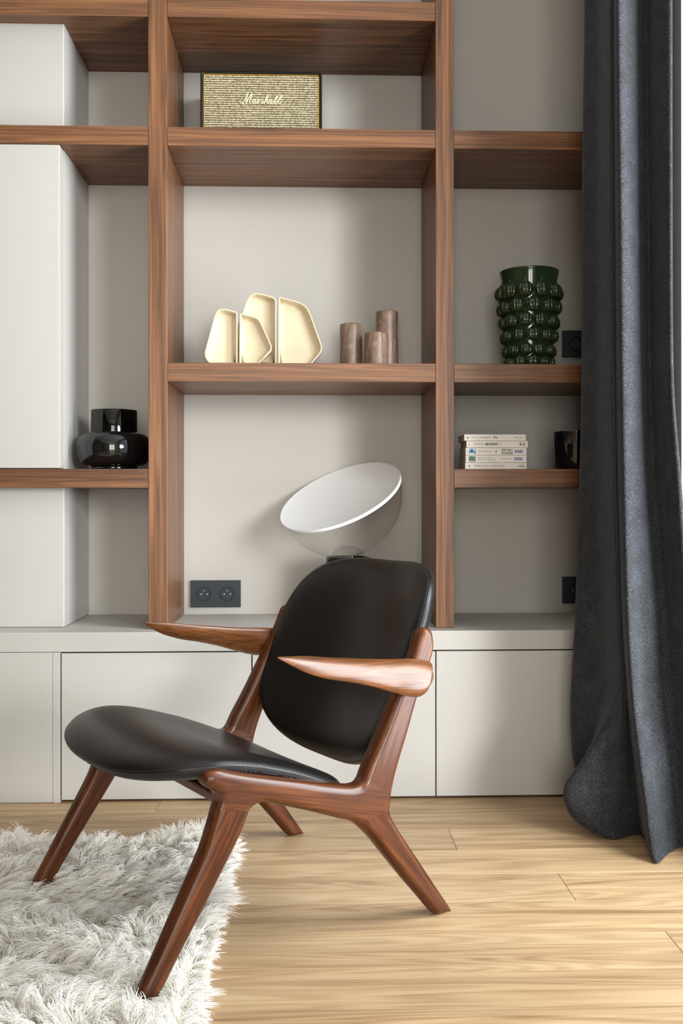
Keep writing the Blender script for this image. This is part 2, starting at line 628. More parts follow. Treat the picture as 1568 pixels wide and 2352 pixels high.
setp(link('ceiling', box_me((XL - 0.1, Y0 - 0.2, ZC), (XR + 0.4, YB + 0.1, ZC + 0.1)), M_ceil), kind='structure')
setp(link('wall_back', box_me((XL - 0.1, YB, -0.06), (XR + 0.4, YB + 0.1, ZC)), M_wall), kind='structure')
M_wall_l = plain('bounce_cutting_wall', srgb(72, 66, 60), 0.7, 0.2)  # out-of-view wall made dark to cut bounce light on the curtain
setp(link('wall_left', box_me((XL - 0.1, Y0, -0.06), (XL, YB, ZC)), M_wall_l), kind='structure')
B0, B1 = -0.95, 0.75
setp(link('wall_front', boxes_me([
    ((XL - 0.1, Y0 - 0.2, -0.06), (B0, Y0, ZC)),
    ((B1, Y0 - 0.2, -0.06), (XR + 0.4, Y0, ZC)),
    ((B0, Y0 - 0.2, 2.60), (B1, Y0, ZC)),
    ((B0, Y0 - 0.2, -0.06), (B1, Y0, 0.06))]), M_wall), kind='structure')
# right wall with the tall window opening
WT = 0.26
A0, A1 = -0.55, 2.30
setp(link('wall_right', boxes_me([
    ((XR, A1, -0.06), (XR + WT, YB, ZC)),
    ((XR, Y0, -0.06), (XR + WT, A0, ZC)),
    ((XR, A0, 2.60), (XR + WT, A1, ZC)),
    ((XR, A0, -0.06), (XR + WT, A1, 0.06))]), M_plaster), kind='structure')


def window(n, y0, y1, loc, rz):
    w = setp(empty('window_%d' % n, loc, rz), kind='structure')
    h = 2.54
    hw = (y1 - y0) / 2
    t = 0.055
    fr = boxes_me([((0, -hw, 0), (0.06, -hw + t, h)), ((0, hw - t, 0), (0.06, hw, h)),
                   ((0, -hw + t, 0), (0.06, hw - t, 0.09)), ((0, -hw + t, h - t), (0.06, hw - t, h)),
                   ((0, -0.05, 0.09), (0.06, 0.05, h - t))])
    link('window_frame', fr, M_frame_white, w)
    for s in (-1, 1):
        a, b_ = sorted((s * 0.05, s * (hw - t)))
        link('pane', box_me((0.026, a, 0.09), (0.032, b_, h - t)), M_pane, w)
    return w


window(1, A0, A1, (XR + 0.17, (A0 + A1) / 2, 0.06), 0)
window(2, B0, B1, ((B0 + B1) / 2, Y0 - 0.11, 0.06), math.radians(-90))  # unseen opening added to let the rear fill light in

# boxed column at the left, with the proud panel between the shelves
colm = setp(link('column', box_me((-2.2, 2.683, 0.4545), (-0.684, YB - 0.001, ZC - 0.001), 0.003, 2), M_paint), kind='structure')
link('panel', box_me((-2.2, 2.6345, 0.8945), (-0.684, 2.683, 1.7765), 0.0012, 1), M_paint, colm)
# fixed panel under it
fp = setp(link('trim_1', box_me((-2.2, YD, 0.0), (-0.6685, YD + 0.022, 0.4005), 0.0015, 1), M_paint), kind='structure')
link('panel_strip', box_me((-0.6872, YD - 0.0012, 0.0), (-0.6868 + 0.0182, YD, 0.4005), 0.0003, 1), M_paint, fp)

# ------------------------------------------------------------------ built-in shelving
bc = empty('bookcase', (0, YF, 0.4545), label='tall open walnut shelving built against the off-white back wall', cat='bookcase')
ox, oy, oz = bc.location


def rel(lo, hi): return (lo[0] - ox, lo[1] - oy, lo[2] - oz), (hi[0] - ox, hi[1] - oy, hi[2] - oz)


YBS = YB - 0.0015
posts = ((-0.4432, -0.3917), (0.3446, 0.3947))
for a, b_ in posts:
    link('post', box_me(*rel((a, YF, 0.4545), (b_, YBS, ZC - 0.002)), 0.0012, 2), M_wal_z, bc)
ZA, ZB, ZE, ZD = (2.1286, 2.180), (1.7777, 1.8279), (1.1321, 1.1833), (0.841, 0.8924)
eps = 0.0006
for z0, z1 in (ZA, ZB, ZE):
    link('shelf', box_me(*rel((-0.3917 + eps, YF + 0.001, z0), (0.3446 - eps, YBS, z1)), 0.0008, 1), M_wal_x, bc)
for z0, z1 in (ZB, ZE, ZD):
    link('shelf', box_me(*rel((0.3947 + eps, YF + 0.001, z0), (XR - 0.002, YBS, z1)), 0.0008, 1), M_wal_x, bc)
for z0, z1 in (ZA, ZB, ZD):
    poly = [(-2.2, YF + 0.001), (-0.4432 - eps, YF + 0.001), (-0.4432 - eps, YBS), (-0.6835, YBS), (-0.6835, 2.6825), (-2.2, 2.6825)]
    bm = bmesh.new()
    lo = [bm.verts.new((p[0] - ox, p[1] - oy, z0 - oz)) for p in poly]
    hi = [bm.verts.new((p[0] - ox, p[1] - oy, z1 - oz)) for p in poly]
    bm.faces.new(lo[::-1]); bm.faces.new(hi)
    for i in range(6):
        j = (i + 1) % 6
        bm.faces.new((lo[i], lo[j], hi[j], hi[i]))
    me = bpy.data.meshes.new('shelf'); bm.to_mesh(me); bm.free()
    link('shelf', me, M_wal_x, bc)

# ------------------------------------------------------------------ low cabinets
ct = link('countertop', box_me((-2.2, 0, -0.026), (XR - 0.002, YB - YD - 0.0015, 0.026), 0.0012, 2), M_paint, None, (0, YD, 0.4278))
setp(ct, 'continuous off-white countertop running below the walnut shelving', 'countertop')
for (a, b_, lab) in ((-0.6669, -0.1587, 'off-white low cabinet with flat handleless door behind the front of the seat'),
                     (-0.1587, 0.3372, 'off-white low cabinet with flat handleless door behind the chair backrest'),
                     (0.3372, 0.8980, 'off-white low cabinet with flat handleless door beside the charcoal curtain')):
    t = empty('base_cabinet', ((a + b_) / 2, YD, 0), label=lab, cat='cabinet', group='low cabinets under the counter')
    hw = (b_ - a) / 2
    link('body', boxes_me([((-hw + 0.0005, 0.024, 0.055), (hw - 0.0005, 0.36, 0.4008)), ((-hw + 0.0005, 0.07, 0.0), (hw - 0.0005, 0.35, 0.055))]), M_dark, t)
    link('door', box_me((-hw + 0.0016, 0, 0.0068), (hw - 0.0016, 0.021, 0.3980), 0.0008, 1), M_paint, t)


# ------------------------------------------------------------------ power outlets
def outlet(x, z, gangs, label):
    t = empty('power_outlet', (x, YB, z), label=label, cat='outlet')
    hw = 0.0415 + 0.0355 * (gangs - 1)
    link('plate', box_me((-hw, -0.009, -0.0415), (hw, 0.0, 0.0415), 0.0015, 2), M_socket, t)
    xs = [0.0] if gangs == 1 else [-0.0355, 0.0355]
    for cx in xs:
        prof = [(0, -0.0045), (0.0185, -0.0045), (0.0196, -0.0125), (0.0207, -0.0128), (0.0214, -0.0120), (0.0218, -0.0088)]
        # lathe about z, then turned so that its axis points to the room
        me = lathe_me([(r, d) for r, d in prof], 40)
        me.transform(Matrix.Rotation(math.radians(-90), 4, 'X'))   # z -> y
        so = link('socket', me, M_socket, t, (cx, 0, 0))
        for px_, pz_, pr in ((-0.0095, -0.0008, 0.0029), (0.0095, -0.0008, 0.0029), (0.0, 0.0095, 0.0021)):
            pm = lathe_me([(0, -0.003), (pr * 0.7, -0.0025), (pr, -0.0005), (pr, 0.003), (0, 0.003)], 12)
            pm.transform(Matrix.Rotation(math.radians(-90), 4, 'X'))
            link('contact_pin' if pz_ < 0.005 else 'earth_pin', pm, M_pin, so, (px_, -0.0075, pz_))


outlet(-0.2937, 0.5169, 2, 'anthracite double power outlet on the wall left of the chair back')
outlet(0.8275, 1.2947, 1, 'anthracite single power outlet on the wall right of the green vase')
outlet(0.8275, 0.5247, 1, 'anthracite single power outlet just above the countertop beside the curtain')

# ------------------------------------------------------------------ loudspeaker
sp = empty('loudspeaker', (-0.1430, 2.79, ZB[1]), label='black loudspeaker with woven gold grille on the walnut shelf', cat='speaker')
hw, hh = 0.1765, 0.228
bm = bmesh.new()


def rrect(hw, z0, z1, r, n=6):
    pts = []
    for cx, cz, a0 in ((hw - r, z0 + r, -90), (hw - r, z1 - r, 0), (-hw + r, z1 - r, 90), (-hw + r, z0 + r, 180)):
        for k in range(n + 1):
            a = math.radians(a0 + 90 * k / n)
            pts.append((cx + r * math.cos(a), cz + r * math.sin(a)))
    return pts


def shell_into(bm, loops):
    rows = [[bm.verts.new((x, y_, z)) for x, z in lp] for y_, lp in loops]
    n = len(rows[0])
    for a, b_ in zip(rows, rows[1:]):
        for i in range(n):
            j = (i + 1) % n
            bm.faces.new((a[i], a[j], b_[j], b_[i]))
    bm.faces.new(rows[0]); bm.faces.new(rows[-1][::-1])
    bmesh.ops.recalc_face_normals(bm, faces=bm.faces)


H_ = 0.2265
shell_into(bm, [(0.012, rrect(hw - 0.009, 0.009, H_ - 0.009, 0.004)), (0.012, rrect(hw - 0.0085, 0.0085, H_ - 0.0085, 0.004)),
                (0.002, rrect(hw - 0.007, 0.007, H_ - 0.007, 0.006)), (0.0, rrect(hw - 0.004, 0.004, H_ - 0.004, 0.008)),
                (0.003, rrect(hw, 0.0, H_, 0.010)), (0.172, rrect(hw, 0.0, H_, 0.010)), (0.177, rrect(hw - 0.004, 0.004, H_ - 0.004, 0.008))])
me = bpy.data.meshes.new('case'); bm.to_mesh(me); bm.free(); me.shade_auto_smooth() if hasattr(me, 'shade_auto_smooth') else None
link('case', me, M_vinyl, sp)
link('grille', box_me((-hw + 0.0102, 0.004, 0.0102), (hw - 0.0102, 0.0118, H_ - 0.0102), 0.002, 2), M_grille, sp)
lp = [(x, 0.0035, z) for x, z in rrect(hw - 0.0098, 0.0098, H_ - 0.0098, 0.005)]
link('piping', tube_me(lp, 0.0013, 6, True), M_brass, sp)
ST = [
    [(552, 436), (541, 446), (548, 462), (566, 464), (586, 446), (604, 410), (630, 350)],
    [(630, 350), (622, 400), (612, 440), (611, 460)],
    [(611, 460), (640, 408), (668, 366), (685, 352)],
    [(685, 352), (666, 400), (654, 440), (655, 460), (666, 460)],
    [(720, 426), (706, 420), (689, 434), (682, 455), (692, 465), (706, 455), (721, 424), (714, 452), (720, 465), (734, 456)],
    [(734, 456), (752, 418), (742, 466)], [(745, 448), (757, 428), (768, 420), (776, 427)],
    [(776, 460), (790, 440), (806, 416), (800, 432), (806, 450), (796, 466), (780, 462)],
    [(806, 462), (836, 425), (858, 384), (853, 376), (842, 392), (820, 466)], [(826, 448), (842, 426), (856, 428), (848, 452), (854, 464), (866, 456)],
    [(904, 426), (890, 420), (874, 434), (867, 455), (877, 465), (891, 455), (906, 424), (898, 452), (905, 465), (916, 457)],
    [(916, 457), (945, 420), (968, 382), (960, 376), (946, 400), (934, 440), (936, 464), (950, 458)],
    [(950, 458), (985, 420), (1026, 378), (1010, 374), (994, 400), (976, 440), (980, 466), (1000, 458), (1012, 440)],
]
vs, fs = [], []
for s in ST:
    c3 = catmull([((x - 785) / 4.9 * 0.001257, 0.002, (412 - z) / 4.9 * 0.001257) for x, z in s], 5)
    rad = [0.0011 + 0.0007 * abs(math.sin(0.6 * i)) for i in range(len(c3))]
    tube_into(vs, fs, c3, rad, 6)
setp(link('lettering', mesh_from(vs, fs, True), M_cream, sp, (-0.0005, 0, 0.1455)), 'raised cream script lettering')


# ------------------------------------------------------------------ wooden trays standing on edge
def tray(name, poly, y, depth, lean, label):
    """poly: outline in (x, z above the shelf); a dish with a floor, walls and a rounded rim."""
    P = np.array(poly)
    # keep straight sides: resample on the polygon with rounded corners
    cx, cz = P[:, 0].mean(), 0.0
    n = len(P)

    def inset(P, d):
        Q = []
        for i in range(len(P)):
            a, b_ = P[i - 1], P[(i + 1) % len(P)]
            t = (b_ - a) / (np.linalg.norm(b_ - a) + 1e-9)
            nrm = np.array([-t[1], t[0]])
            Q.append(P[i] + nrm * d)
        return np.array(Q)
    ar = 0.5 * np.sum(P[:, 0] * np.roll(P[:, 1], -1) - np.roll(P[:, 0], -1) * P[:, 1])
    if ar < 0: P = P[::-1]
    th = 0.0045
    loops = [(depth, inset(P, 0.006)), (depth - 0.003, inset(P, 0.0015)), (0.0015, inset(P, 0.0)), (0.0, inset(P, 0.0012)),
             (0.0, inset(P, th - 0.0012)), (0.0015, inset(P, th)), (depth - 0.012, inset(P, th + 0.001)), (depth - 0.006, inset(P, th + 0.004)), (depth - 0.0045, inset(P, th + 0.011))]
    verts, faces = [], []
    for yy, lp_ in loops:
        for p in lp_: verts.append((p[0] - cx, yy, p[1]))
    for r in range(len(loops) - 1):
        for i in range(n):
            j = (i + 1) % n
            faces.append((r * n + i, r * n + j, (r + 1) * n + j, (r + 1) * n + i))
    faces.append(tuple(range(n))[::-1])
    faces.append(tuple((len(loops) - 1) * n + i for i in range(n)))
    me = mesh_from(verts, faces, True)
    me.transform(Matrix.Rotation(-lean, 4, 'X'))
    o = link(name, me, M_tray, None, (cx, y, ZE[1] + 0.0004 + depth * math.sin(lean)))
    return setp(o, label, 'tray', 'cream trays standing on the shelf')


def corners(pts):
    """pts: (x, z, radius) -> smooth closed outline"""
    out = []
    n = len(pts)
    for i in range(n):
        p0 = np.array(pts[i - 1][:2]); p1 = np.array(pts[i][:2]); p2 = np.array(pts[(i + 1) % n][:2])
        r = pts[i][2]
        a = p1 + (p0 - p1) / np.linalg.norm(p0 - p1) * min(r, 0.48 * np.linalg.norm(p0 - p1))
        b_ = p1 + (p2 - p1) / np.linalg.norm(p2 - p1) * min(r, 0.48 * np.linalg.norm(p2 - p1))
        for t in (0, 0.25, 0.5, 0.75, 1):
            out.append(tuple((1 - t) ** 2 * a + 2 * t * (1 - t) * p1 + t * t * b_))
        # mid point of the next side keeps it straight
    full = []
    for i in range(len(out)):
        full.append(out[i])
        if i % 5 == 4:
            q = np.array(out[(i + 1) % len(out)]); p = np.array(out[i])
            for t in (0.33, 0.67): full.append(tuple(p + (q - p) * t))
    return full


zs = ZE[1]
small_l = corners([(-0.2835, 0.0, 0.012), (-0.2975, 0.025, 0.012), (-0.262, 0.163, 0.030), (-0.2042, 0.147, 0.006), (-0.2036, 0.0, 0.004)])
small_r = corners([(-0.1995, 0.0, 0.004), (-0.1985, 0.1455, 0.006), (-0.1440, 0.1320, 0.018), (-0.1050, 0.044, 0.012), (-0.1450, 0.0, 0.010)])
big_l = corners([(-0.2200, 0.0, 0.02), (-0.2330, 0.03, 0.015), (-0.1740, 0.221, 0.038), (-0.0980, 0.198, 0.012), (-0.0972, 0.0, 0.004)])
big_r = corners([(-0.0935, 0.0, 0.004), (-0.0925, 0.2030, 0.006), (-0.0105, 0.181, 0.030), (0.0365, 0.049, 0.018), (-0.0040, 0.0, 0.012)])
tray('tray', small_l, 2.672, 0.030, 0.05, 'small cream tray tapering upward on the walnut shelf, leftmost of the four')
tray('tray', small_r, 2.674, 0.030, 0.05, 'small cream angular tray standing in front of the tall narrow tray')
tray('tray', big_l, 2.722, 0.032, 0.05, 'tall cream round-shouldered tray half hidden behind the small trays')
tray('tray', big_r, 2.722, 0.032, 0.05, 'large cream angular tray with wide hollow, nearest the candles')


# ------------------------------------------------------------------ candles
def candle(x, y, r, h, label):
    seed = rng.uniform(0, 9)
    rib = lambda a, z: 1 + 0.008 * math.sin(3 * a + seed) + 0.006 * math.sin(7 * a + 40 * z + seed)
    t = empty('pillar_candle', (x, y, ZE[1] + 0.0003), label=label, cat='candle', group='brown pillar candles')
    prof = [(0, 0), (r - 0.002, 0), (r, 0.002)] + [(r, z) for z in np.linspace(0.01, h - 0.004, 12)] + [(r - 0.001, h - 0.001), (r - 0.004, h), (r - 0.012, h - 0.003), (0, h - 0.005)]
    link('wax', lathe_me(prof, 48, rib), M_candle, t)
    link('wick', tube_me([(0, 0, h - 0.006), (0.0004, 0, h + 0.001), (0.0015, 0, h + 0.005)], 0.0009, 6), M_ink, t)


candle(0.1163, 2.76, 0.0318, 0.1300, 'brown rustic pillar candle of middle height, standing nearest the trays')
candle(0.1852, 2.71, 0.0330, 0.0966, 'shortest brown rustic pillar candle, standing in front of the tallest')
candle(0.2227, 2.80, 0.0325, 0.1750, 'tallest brown rustic pillar candle, behind the shortest one')

# ------------------------------------------------------------------ green vase with figs
gv = empty('fig_vase', (0.6326, 2.76, ZE[1] + 0.0003), label='dark green glass vase covered in moulded figs on the right shelf', cat='vase')
HV = 0.2825


def rv(z): return 0.0545 + (0.0835 - 0.0545) * (z / HV) ** 0.85


prof = [(0, 0), (rv(0) - 0.003, 0), (rv(0), 0.003)] + [(rv(z), z) for z in np.linspace(0.01, 0.24, 12)] + \
       [(0.0795, 0.252), (0.0815, 0.266), (0.0848, 0.279), (0.0855, 0.2822), (0.0845, 0.2832), (0.0825, 0.281), (0.078, 0.262), (0.074, 0.235)] + \
       [(rv(z) - 0.006, z) for z in np.linspace(0.22, 0.02, 8)] + [(0, 0.012)]
link('body', lathe_me(prof, 72), M_green, gv)


def fig_me():
    pts = [(0.0, -0.44), (0.20, -0.42), (0.37, -0.34), (0.47, -0.20), (0.50, -0.05), (0.475, 0.09), (0.39, 0.21), (0.26, 0.31), (0.15, 0.39), (0.095, 0.47), (0.075, 0.56), (0.055, 0.62), (0.0, 0.635)]
    # ribs fade out toward the stem
    return lathe_me(pts, 66, lambda a, z: 1 + (0.15 * (abs(math.cos(5.5 * a)) ** 0.8 - 0.65) if -0.43 < z < 0.28 else 0.0))


FM = fig_me()
FM.materials.append(M_green)
rows_z = [0.2215, 0.179, 0.1375, 0.096, 0.054, 0.0205]
for k, zc in enumerate(rows_z):
    sz = 0.0525 - 0.0024 * k
    for i in range(10):
        a = 2 * math.pi * (i + (0.5 if k % 2 else 0.0)) / 10 + 0.275
        R_ = rv(zc) + 0.002
        o = bpy.data.objects.new('fig', FM)
        COL.objects.link(o)
        o.parent = gv
        o.location = (R_ * math.sin(a), -R_ * math.cos(a), zc)
        o.scale = (sz * 0.90, sz * 0.72, sz * 1.06)
        o.rotation_euler = (-0.10, 0.0, a)

# ------------------------------------------------------------------ black bulbous vase
bv = empty('bulbous_vase', (-0.5655, 2.78, ZD[1] + 0.0003), label='glossy black bulbous glass vase with straight collar on the low left shelf', cat='vase')
cz_, hz, rb = 0.0605, 0.048, 0.1065
prof = [(0.0, 0.0138)] + [(0.060 + (rb - 0.060) * max(0, math.cos(t)) ** 0.62, cz_ + hz * math.sin(t)) for t in np.linspace(-math.pi / 2, math.pi / 2, 26)]
prof += [(0.0, cz_ + hz)]
link('belly', lathe_me(prof, 80), M_black_glass, bv)
link('foot', lathe_me([(0, 0), (0.0635, 0), (0.0652, 0.002), (0.0652, 0.014), (0, 0.0145)], 64), M_black_glass, bv)
link('collar', lathe_me([(0.0655, 0.106), (0.0655, 0.1715), (0.0650, 0.1722), (0.0635, 0.1722), (0.0630, 0.1715), (0.0630, 0.108)], 72), M_smoke, bv)


# ------------------------------------------------------------------ paperbacks (spines to the room, upside down)
def flat_label(parent, name, body, size, x, z, mat, bold=0.0, width=None):
    me = text_me(body, size, 0.0001, bold)
    if width:
        xs_ = [v.co.x for v in me.vertices]
        me.transform(Matrix.Scale(width / (max(xs_) - min(xs_)), 4, (1, 0, 0)))
    # face -Y, turned upside down
    me.transform(Matrix.Rotation(math.radians(90), 4, 'X'))
    me.transform(Matrix.Rotation(math.radians(180), 4, 'Y'))
    o = link(name, me, mat, parent, (x, -0.00015, z))
    return o


ST_Y = 2.65


def book(x0, x1, z0, z1, label, y=ST_Y, cover=M_book, d=0.108):
    t = empty('paperback', ((x0 + x1) / 2, y, z0), label=label, cat='book', group='paperbacks stacked flat on the right shelf')
    hw, h = (x1 - x0) / 2, z1 - z0
    bm = bmesh.new()
    c = 0.0008
    bm_box(bm, (-hw, 0, 0), (hw, c * 1.5, h), 0.0004, 1)
    bm_box(bm, (-hw, c, 0), (hw, d, c))
    bm_box(bm, (-hw, c, h - c), (hw, d, h))
    me = bpy.data.meshes.new('cover'); bm.to_mesh(me); bm.free()
    link('cover', me, cover, t)
    link('pages', box_me((-hw + 0.0006, c * 1.5, c), (hw - 0.0006, d - 0.001, h - c)), M_page, t)
    return t, hw, h


zb = ZD[1] + 0.0002
b1, w1, h1 = book(0.4287, 0.6010, zb, zb + 0.0178, 'paperback at the very bottom of the stack, red author name on white spine')
b2, w2, h2 = book(0.4299, 0.6004, zb + 0.0186, zb + 0.0386, 'white paperback second from the bottom, green picture square on its spine')
b3, w3, h3 = book(0.4299, 0.6004, zb + 0.0394, zb + 0.0590, 'white paperback in mid-stack, blue picture square on its spine')
b4, w4, h4 = book(0.4322, 0.6042, zb + 0.0598, zb + 0.0782, 'white paperback second from the top, bold black capitals on its spine')
b5, w5, h5 = book(0.4262, 0.5985, zb + 0.0790, zb + 0.0967, 'white paperback on top of the stack, thin grey title with red name')
T = flat_label
T(b5, 'title', 'Les Misérables', 0.0072, -0.0270, h5 / 2, M_grey_ink, 0, 0.029)
T(b5, 'subtitle', 'un roman', 0.0050, -0.0560, h5 / 2, M_grey_ink, 0, 0.021)
T(b5, 'author_name', 'Hugo', 0.0080, 0.0005, h5 / 2, M_red_ink, 0.0002, 0.0125)
T(b5, 'series_mark', 'folio classique', 0.0060, 0.0640, h5 / 2, M_grey_ink, 0, 0.025)
T(b5, 'spine_number', 'II', 0.0085, -0.0762, h5 / 2, M_ink, 0.0002)
T(b4, 'author_name', 'KRAKAUER', 0.0086, -0.0165, h4 / 2 + 0.001, M_ink, 0.0003, 0.035)
T(b4, 'first_name', 'jon', 0.0078, 0.0070, h4 / 2 + 0.001, M_grey_ink, 0, 0.0075)
T(b4, 'title', 'into the wild', 0.0078, -0.0500, h4 / 2 + 0.001, M_grey_ink, 0, 0.025)
for zz, xx in (('10', 0.0745), ('18', 0.0655)):
    me = text_me(zz, 0.0095, 0.0001, 0.0002)
    me.transform(Matrix.Rotation(math.radians(90), 4, 'X'))
    me.transform(Matrix.Rotation(math.radians(90), 4, 'Y'))
    link('series_mark', me, M_ink, b4, (xx, -0.00015, h4 / 2 + 0.0015))
link('spine_mark', box_me((-0.0795, -0.0002, 0.007), (-0.0780, 0.0002, 0.0125)), M_grey_ink, b4)


def pocket(b, h, x):
    s = link('series_label', box_me((x - 0.0112, -0.0002, h / 2 - 0.0037), (x + 0.0112, 0.0003, h / 2 + 0.0037), 0.0001, 1), M_blue, b)
    s['label'] = 'blue rectangular series label'
    me = text_me('POCKET', 0.0052, 0.0001, 0.0001)
    me.transform(Matrix.Rotation(math.radians(90), 4, 'X')); me.transform(Matrix.Rotation(math.radians(180), 4, 'Y'))
    link('lettering', me, M_book, s, (x, -0.0004, h / 2))


def picture_mat(name, a, b_, c):
    m, nt, bb = new_mat(name)
    tc = N(nt, 'ShaderNodeTexCoord')
    n = N(nt, 'ShaderNodeTexNoise', i_Scale=140.0, i_Detail=2.0)
    nt.links.new(tc.outputs['Object'], n.inputs['Vector'])
    r = ramp(nt, [(0.36, a), (0.5, b_), (0.64, c)])
    nt.links.new(n.outputs['Fac'], r.inputs['Fac']); nt.links.new(r.outputs['Color'], bb.inputs['Base Color'])
    bb.inputs['Roughness'].default_value = 0.4
    return m


pocket(b3, h3, 0.0635)
pocket(b2, h2, 0.0625)
T(b3, 'author_name', 'FRANCK', 0.0082, 0.0306, h3 / 2 - 0.0042, M_ink, 0.0002)
T(b3, 'author_surname', 'THILLIEZ', 0.0082, 0.0306, h3 / 2 + 0.0042, M_ink, 0.0002)
T(b3, 'title', 'Le Syndrome [E]', 0.0072, -0.0300, h3 / 2, M_grey_ink, 0, 0.038)
link('emblem', mesh_from([(-0.004, 0, 0), (0, 0, 0.0016), (0.004, 0, 0.0022), (0.002, 0, -0.0012), (0, 0, -0.002)], [(0, 1, 2, 3, 4)]), M_red_ink, b3, (-0.0005, -0.0002, h3 / 2))
link('spine_picture', box_me((-0.0760, -0.0002, 0.0025), (-0.0570, 0.0003, h3 - 0.0025)), picture_mat('blue_picture', srgb(24, 74, 120), srgb(60, 128, 176), srgb(200, 218, 226)), b3)
T(b3, 'spine_number', 'II', 0.006, -0.0805, h3 / 2, M_ink)
T(b2, 'author_name', 'Jonas Jonasson', 0.0060, 0.0270, h2 / 2, M_grey_ink, 0, 0.030)
T(b2, 'title', 'Le vieux qui ne voulait pas', 0.0058, -0.0260, h2 / 2 - 0.0028, M_grey_ink, 0, 0.052)
T(b2, 'title', 'fêter son anniversaire', 0.0054, -0.0320, h2 / 2 + 0.0032, M_grey_ink, 0, 0.040)
link('spine_picture', box_me((-0.0765, -0.0002, 0.0025), (-0.0575, 0.0003, h2 - 0.0025)), picture_mat('green_picture', srgb(40, 74, 66), srgb(74, 128, 108), srgb(140, 90, 84)), b2)
T(b2, 'spine_number', 'II', 0.006, -0.0810, h2 / 2, M_ink)
T(b1, 'author_name', 'Elena Ferrante', 0.0072, 0.0060, h1 / 2, M_red_ink, 0, 0.036)
T(b1, 'title', "L'amie prodigieuse", 0.0076, -0.0390, h1 / 2, M_grey_ink, 0, 0.043)
T(b1, 'series_mark', 'folio', 0.0090, 0.0715, h1 / 2 - 0.001, M_ink, 0.0001)
arc = [(0.055 + 0.026 * t, -0.0002, h1 - 0.0015 - 0.007 * math.sin(math.pi * min(t * 1.3, 1)) * 0.9) for t in np.linspace(0, 1, 14)]
link('series_flourish', tube_me(arc, 0.0002, 4), M_grey_ink, b1)
T(b1, 'spine_number', 'II', 0.0085, -0.0745, h1 / 2, M_ink, 0.0002)

# ------------------------------------------------------------------ black tumbler
tb = link('glass_tumbler', lathe_me([(0, 0), (0.057, 0), (0.0600, 0.003), (0.0665, 0.1035), (0.0672, 0.1068), (0.0662, 0.1075), (0.0645, 0.1060), (0.058, 0.012), (0, 0.010)], 72), M_black_glass, None, (0.7575, 2.71, ZD[1] + 0.0003))
setp(tb, 'black glass tumbler on the low right shelf, partly behind the curtain', 'glass')

# ------------------------------------------------------------------ table lamp
lm = empty('table_lamp', (0.1085, 2.80, 0.4541), label='table lamp with clear glass bowl under a tilted white reflector dish', cat='lamp')
zl = lambda z: z - 0.4541
flut = lambda a, z: 1 - 0.05 * (0.5 + 0.5 * math.cos(16 * a)) if 0.02 < z < 0.165 else 1.0
link('base', lathe_me([(0, 0), (0.064, 0), (0.066, 0.003)] + [(0.066, z) for z in (0.015, 0.021, 0.05, 0.08, 0.11, 0.14, 0.164, 0.170)] + [(0.064, 0.176), (0, 0.176)], 96, flut), M_steel, lm)
link('collar', lathe_me([(0.0, 0.176), (0.060, 0.176), (0.064, 0.179), (0.0645, 0.184), (0.060, 0.187), (0.052, 0.187)], 64), M_steel, lm)
C_ = Vector((0.0845 - 0.1085, 0.0, 0.8210 - 0.4541))
nv = Vector((-0.365, -0.390, 0.845)).normalized()
q = Vector((0, 0, 1)).rotation_difference(nv)
RB = 0.1835
Rm = q.to_matrix().to_4x4()
# glass bowl: half sphere whose rim lies in the tilted plane
prof = [(RB * math.sin(t), -RB * math.cos(t)) for t in np.linspace(0.001, math.pi / 2, 30)]
prof[0] = (0, -RB)
me = lathe_me(prof, 96)
me.transform(Rm)
link('glass_bowl', me, M_glass, lm, C_)
# reflector dish with a rolled rim
Rr = 0.1865
prof = [(0, -0.030)] + [(Rr * s, -0.030 + 0.030 * s ** 2.2) for s in np.linspace(0.08, 0.985, 20)] + [(Rr, 0.0008), (Rr + 0.0022, 0.0005), (Rr + 0.0026, -0.004), (Rr + 0.0022, -0.0088), (Rr - 0.0005, -0.009), (Rr - 0.002, -0.004)] + \
       [(Rr * s, -0.0335 + 0.030 * s ** 2.2) for s in np.linspace(0.97, 0.08, 16)] + [(0, -0.0335)]
me = lathe_me(prof, 112)
me.transform(Rm)
link('reflector_dish', me, M_white, lm, C_)
# bulb housing seen through the glass
link('bulb_cover', lathe_me([(0.045, 0.187), (0.044, 0.194), (0.038, 0.206), (0.026, 0.214), (0.012, 0.2175), (0, 0.218)], 48, lambda a, z: 1 + 0.03 * math.cos(14 * a)), M_glass, lm)

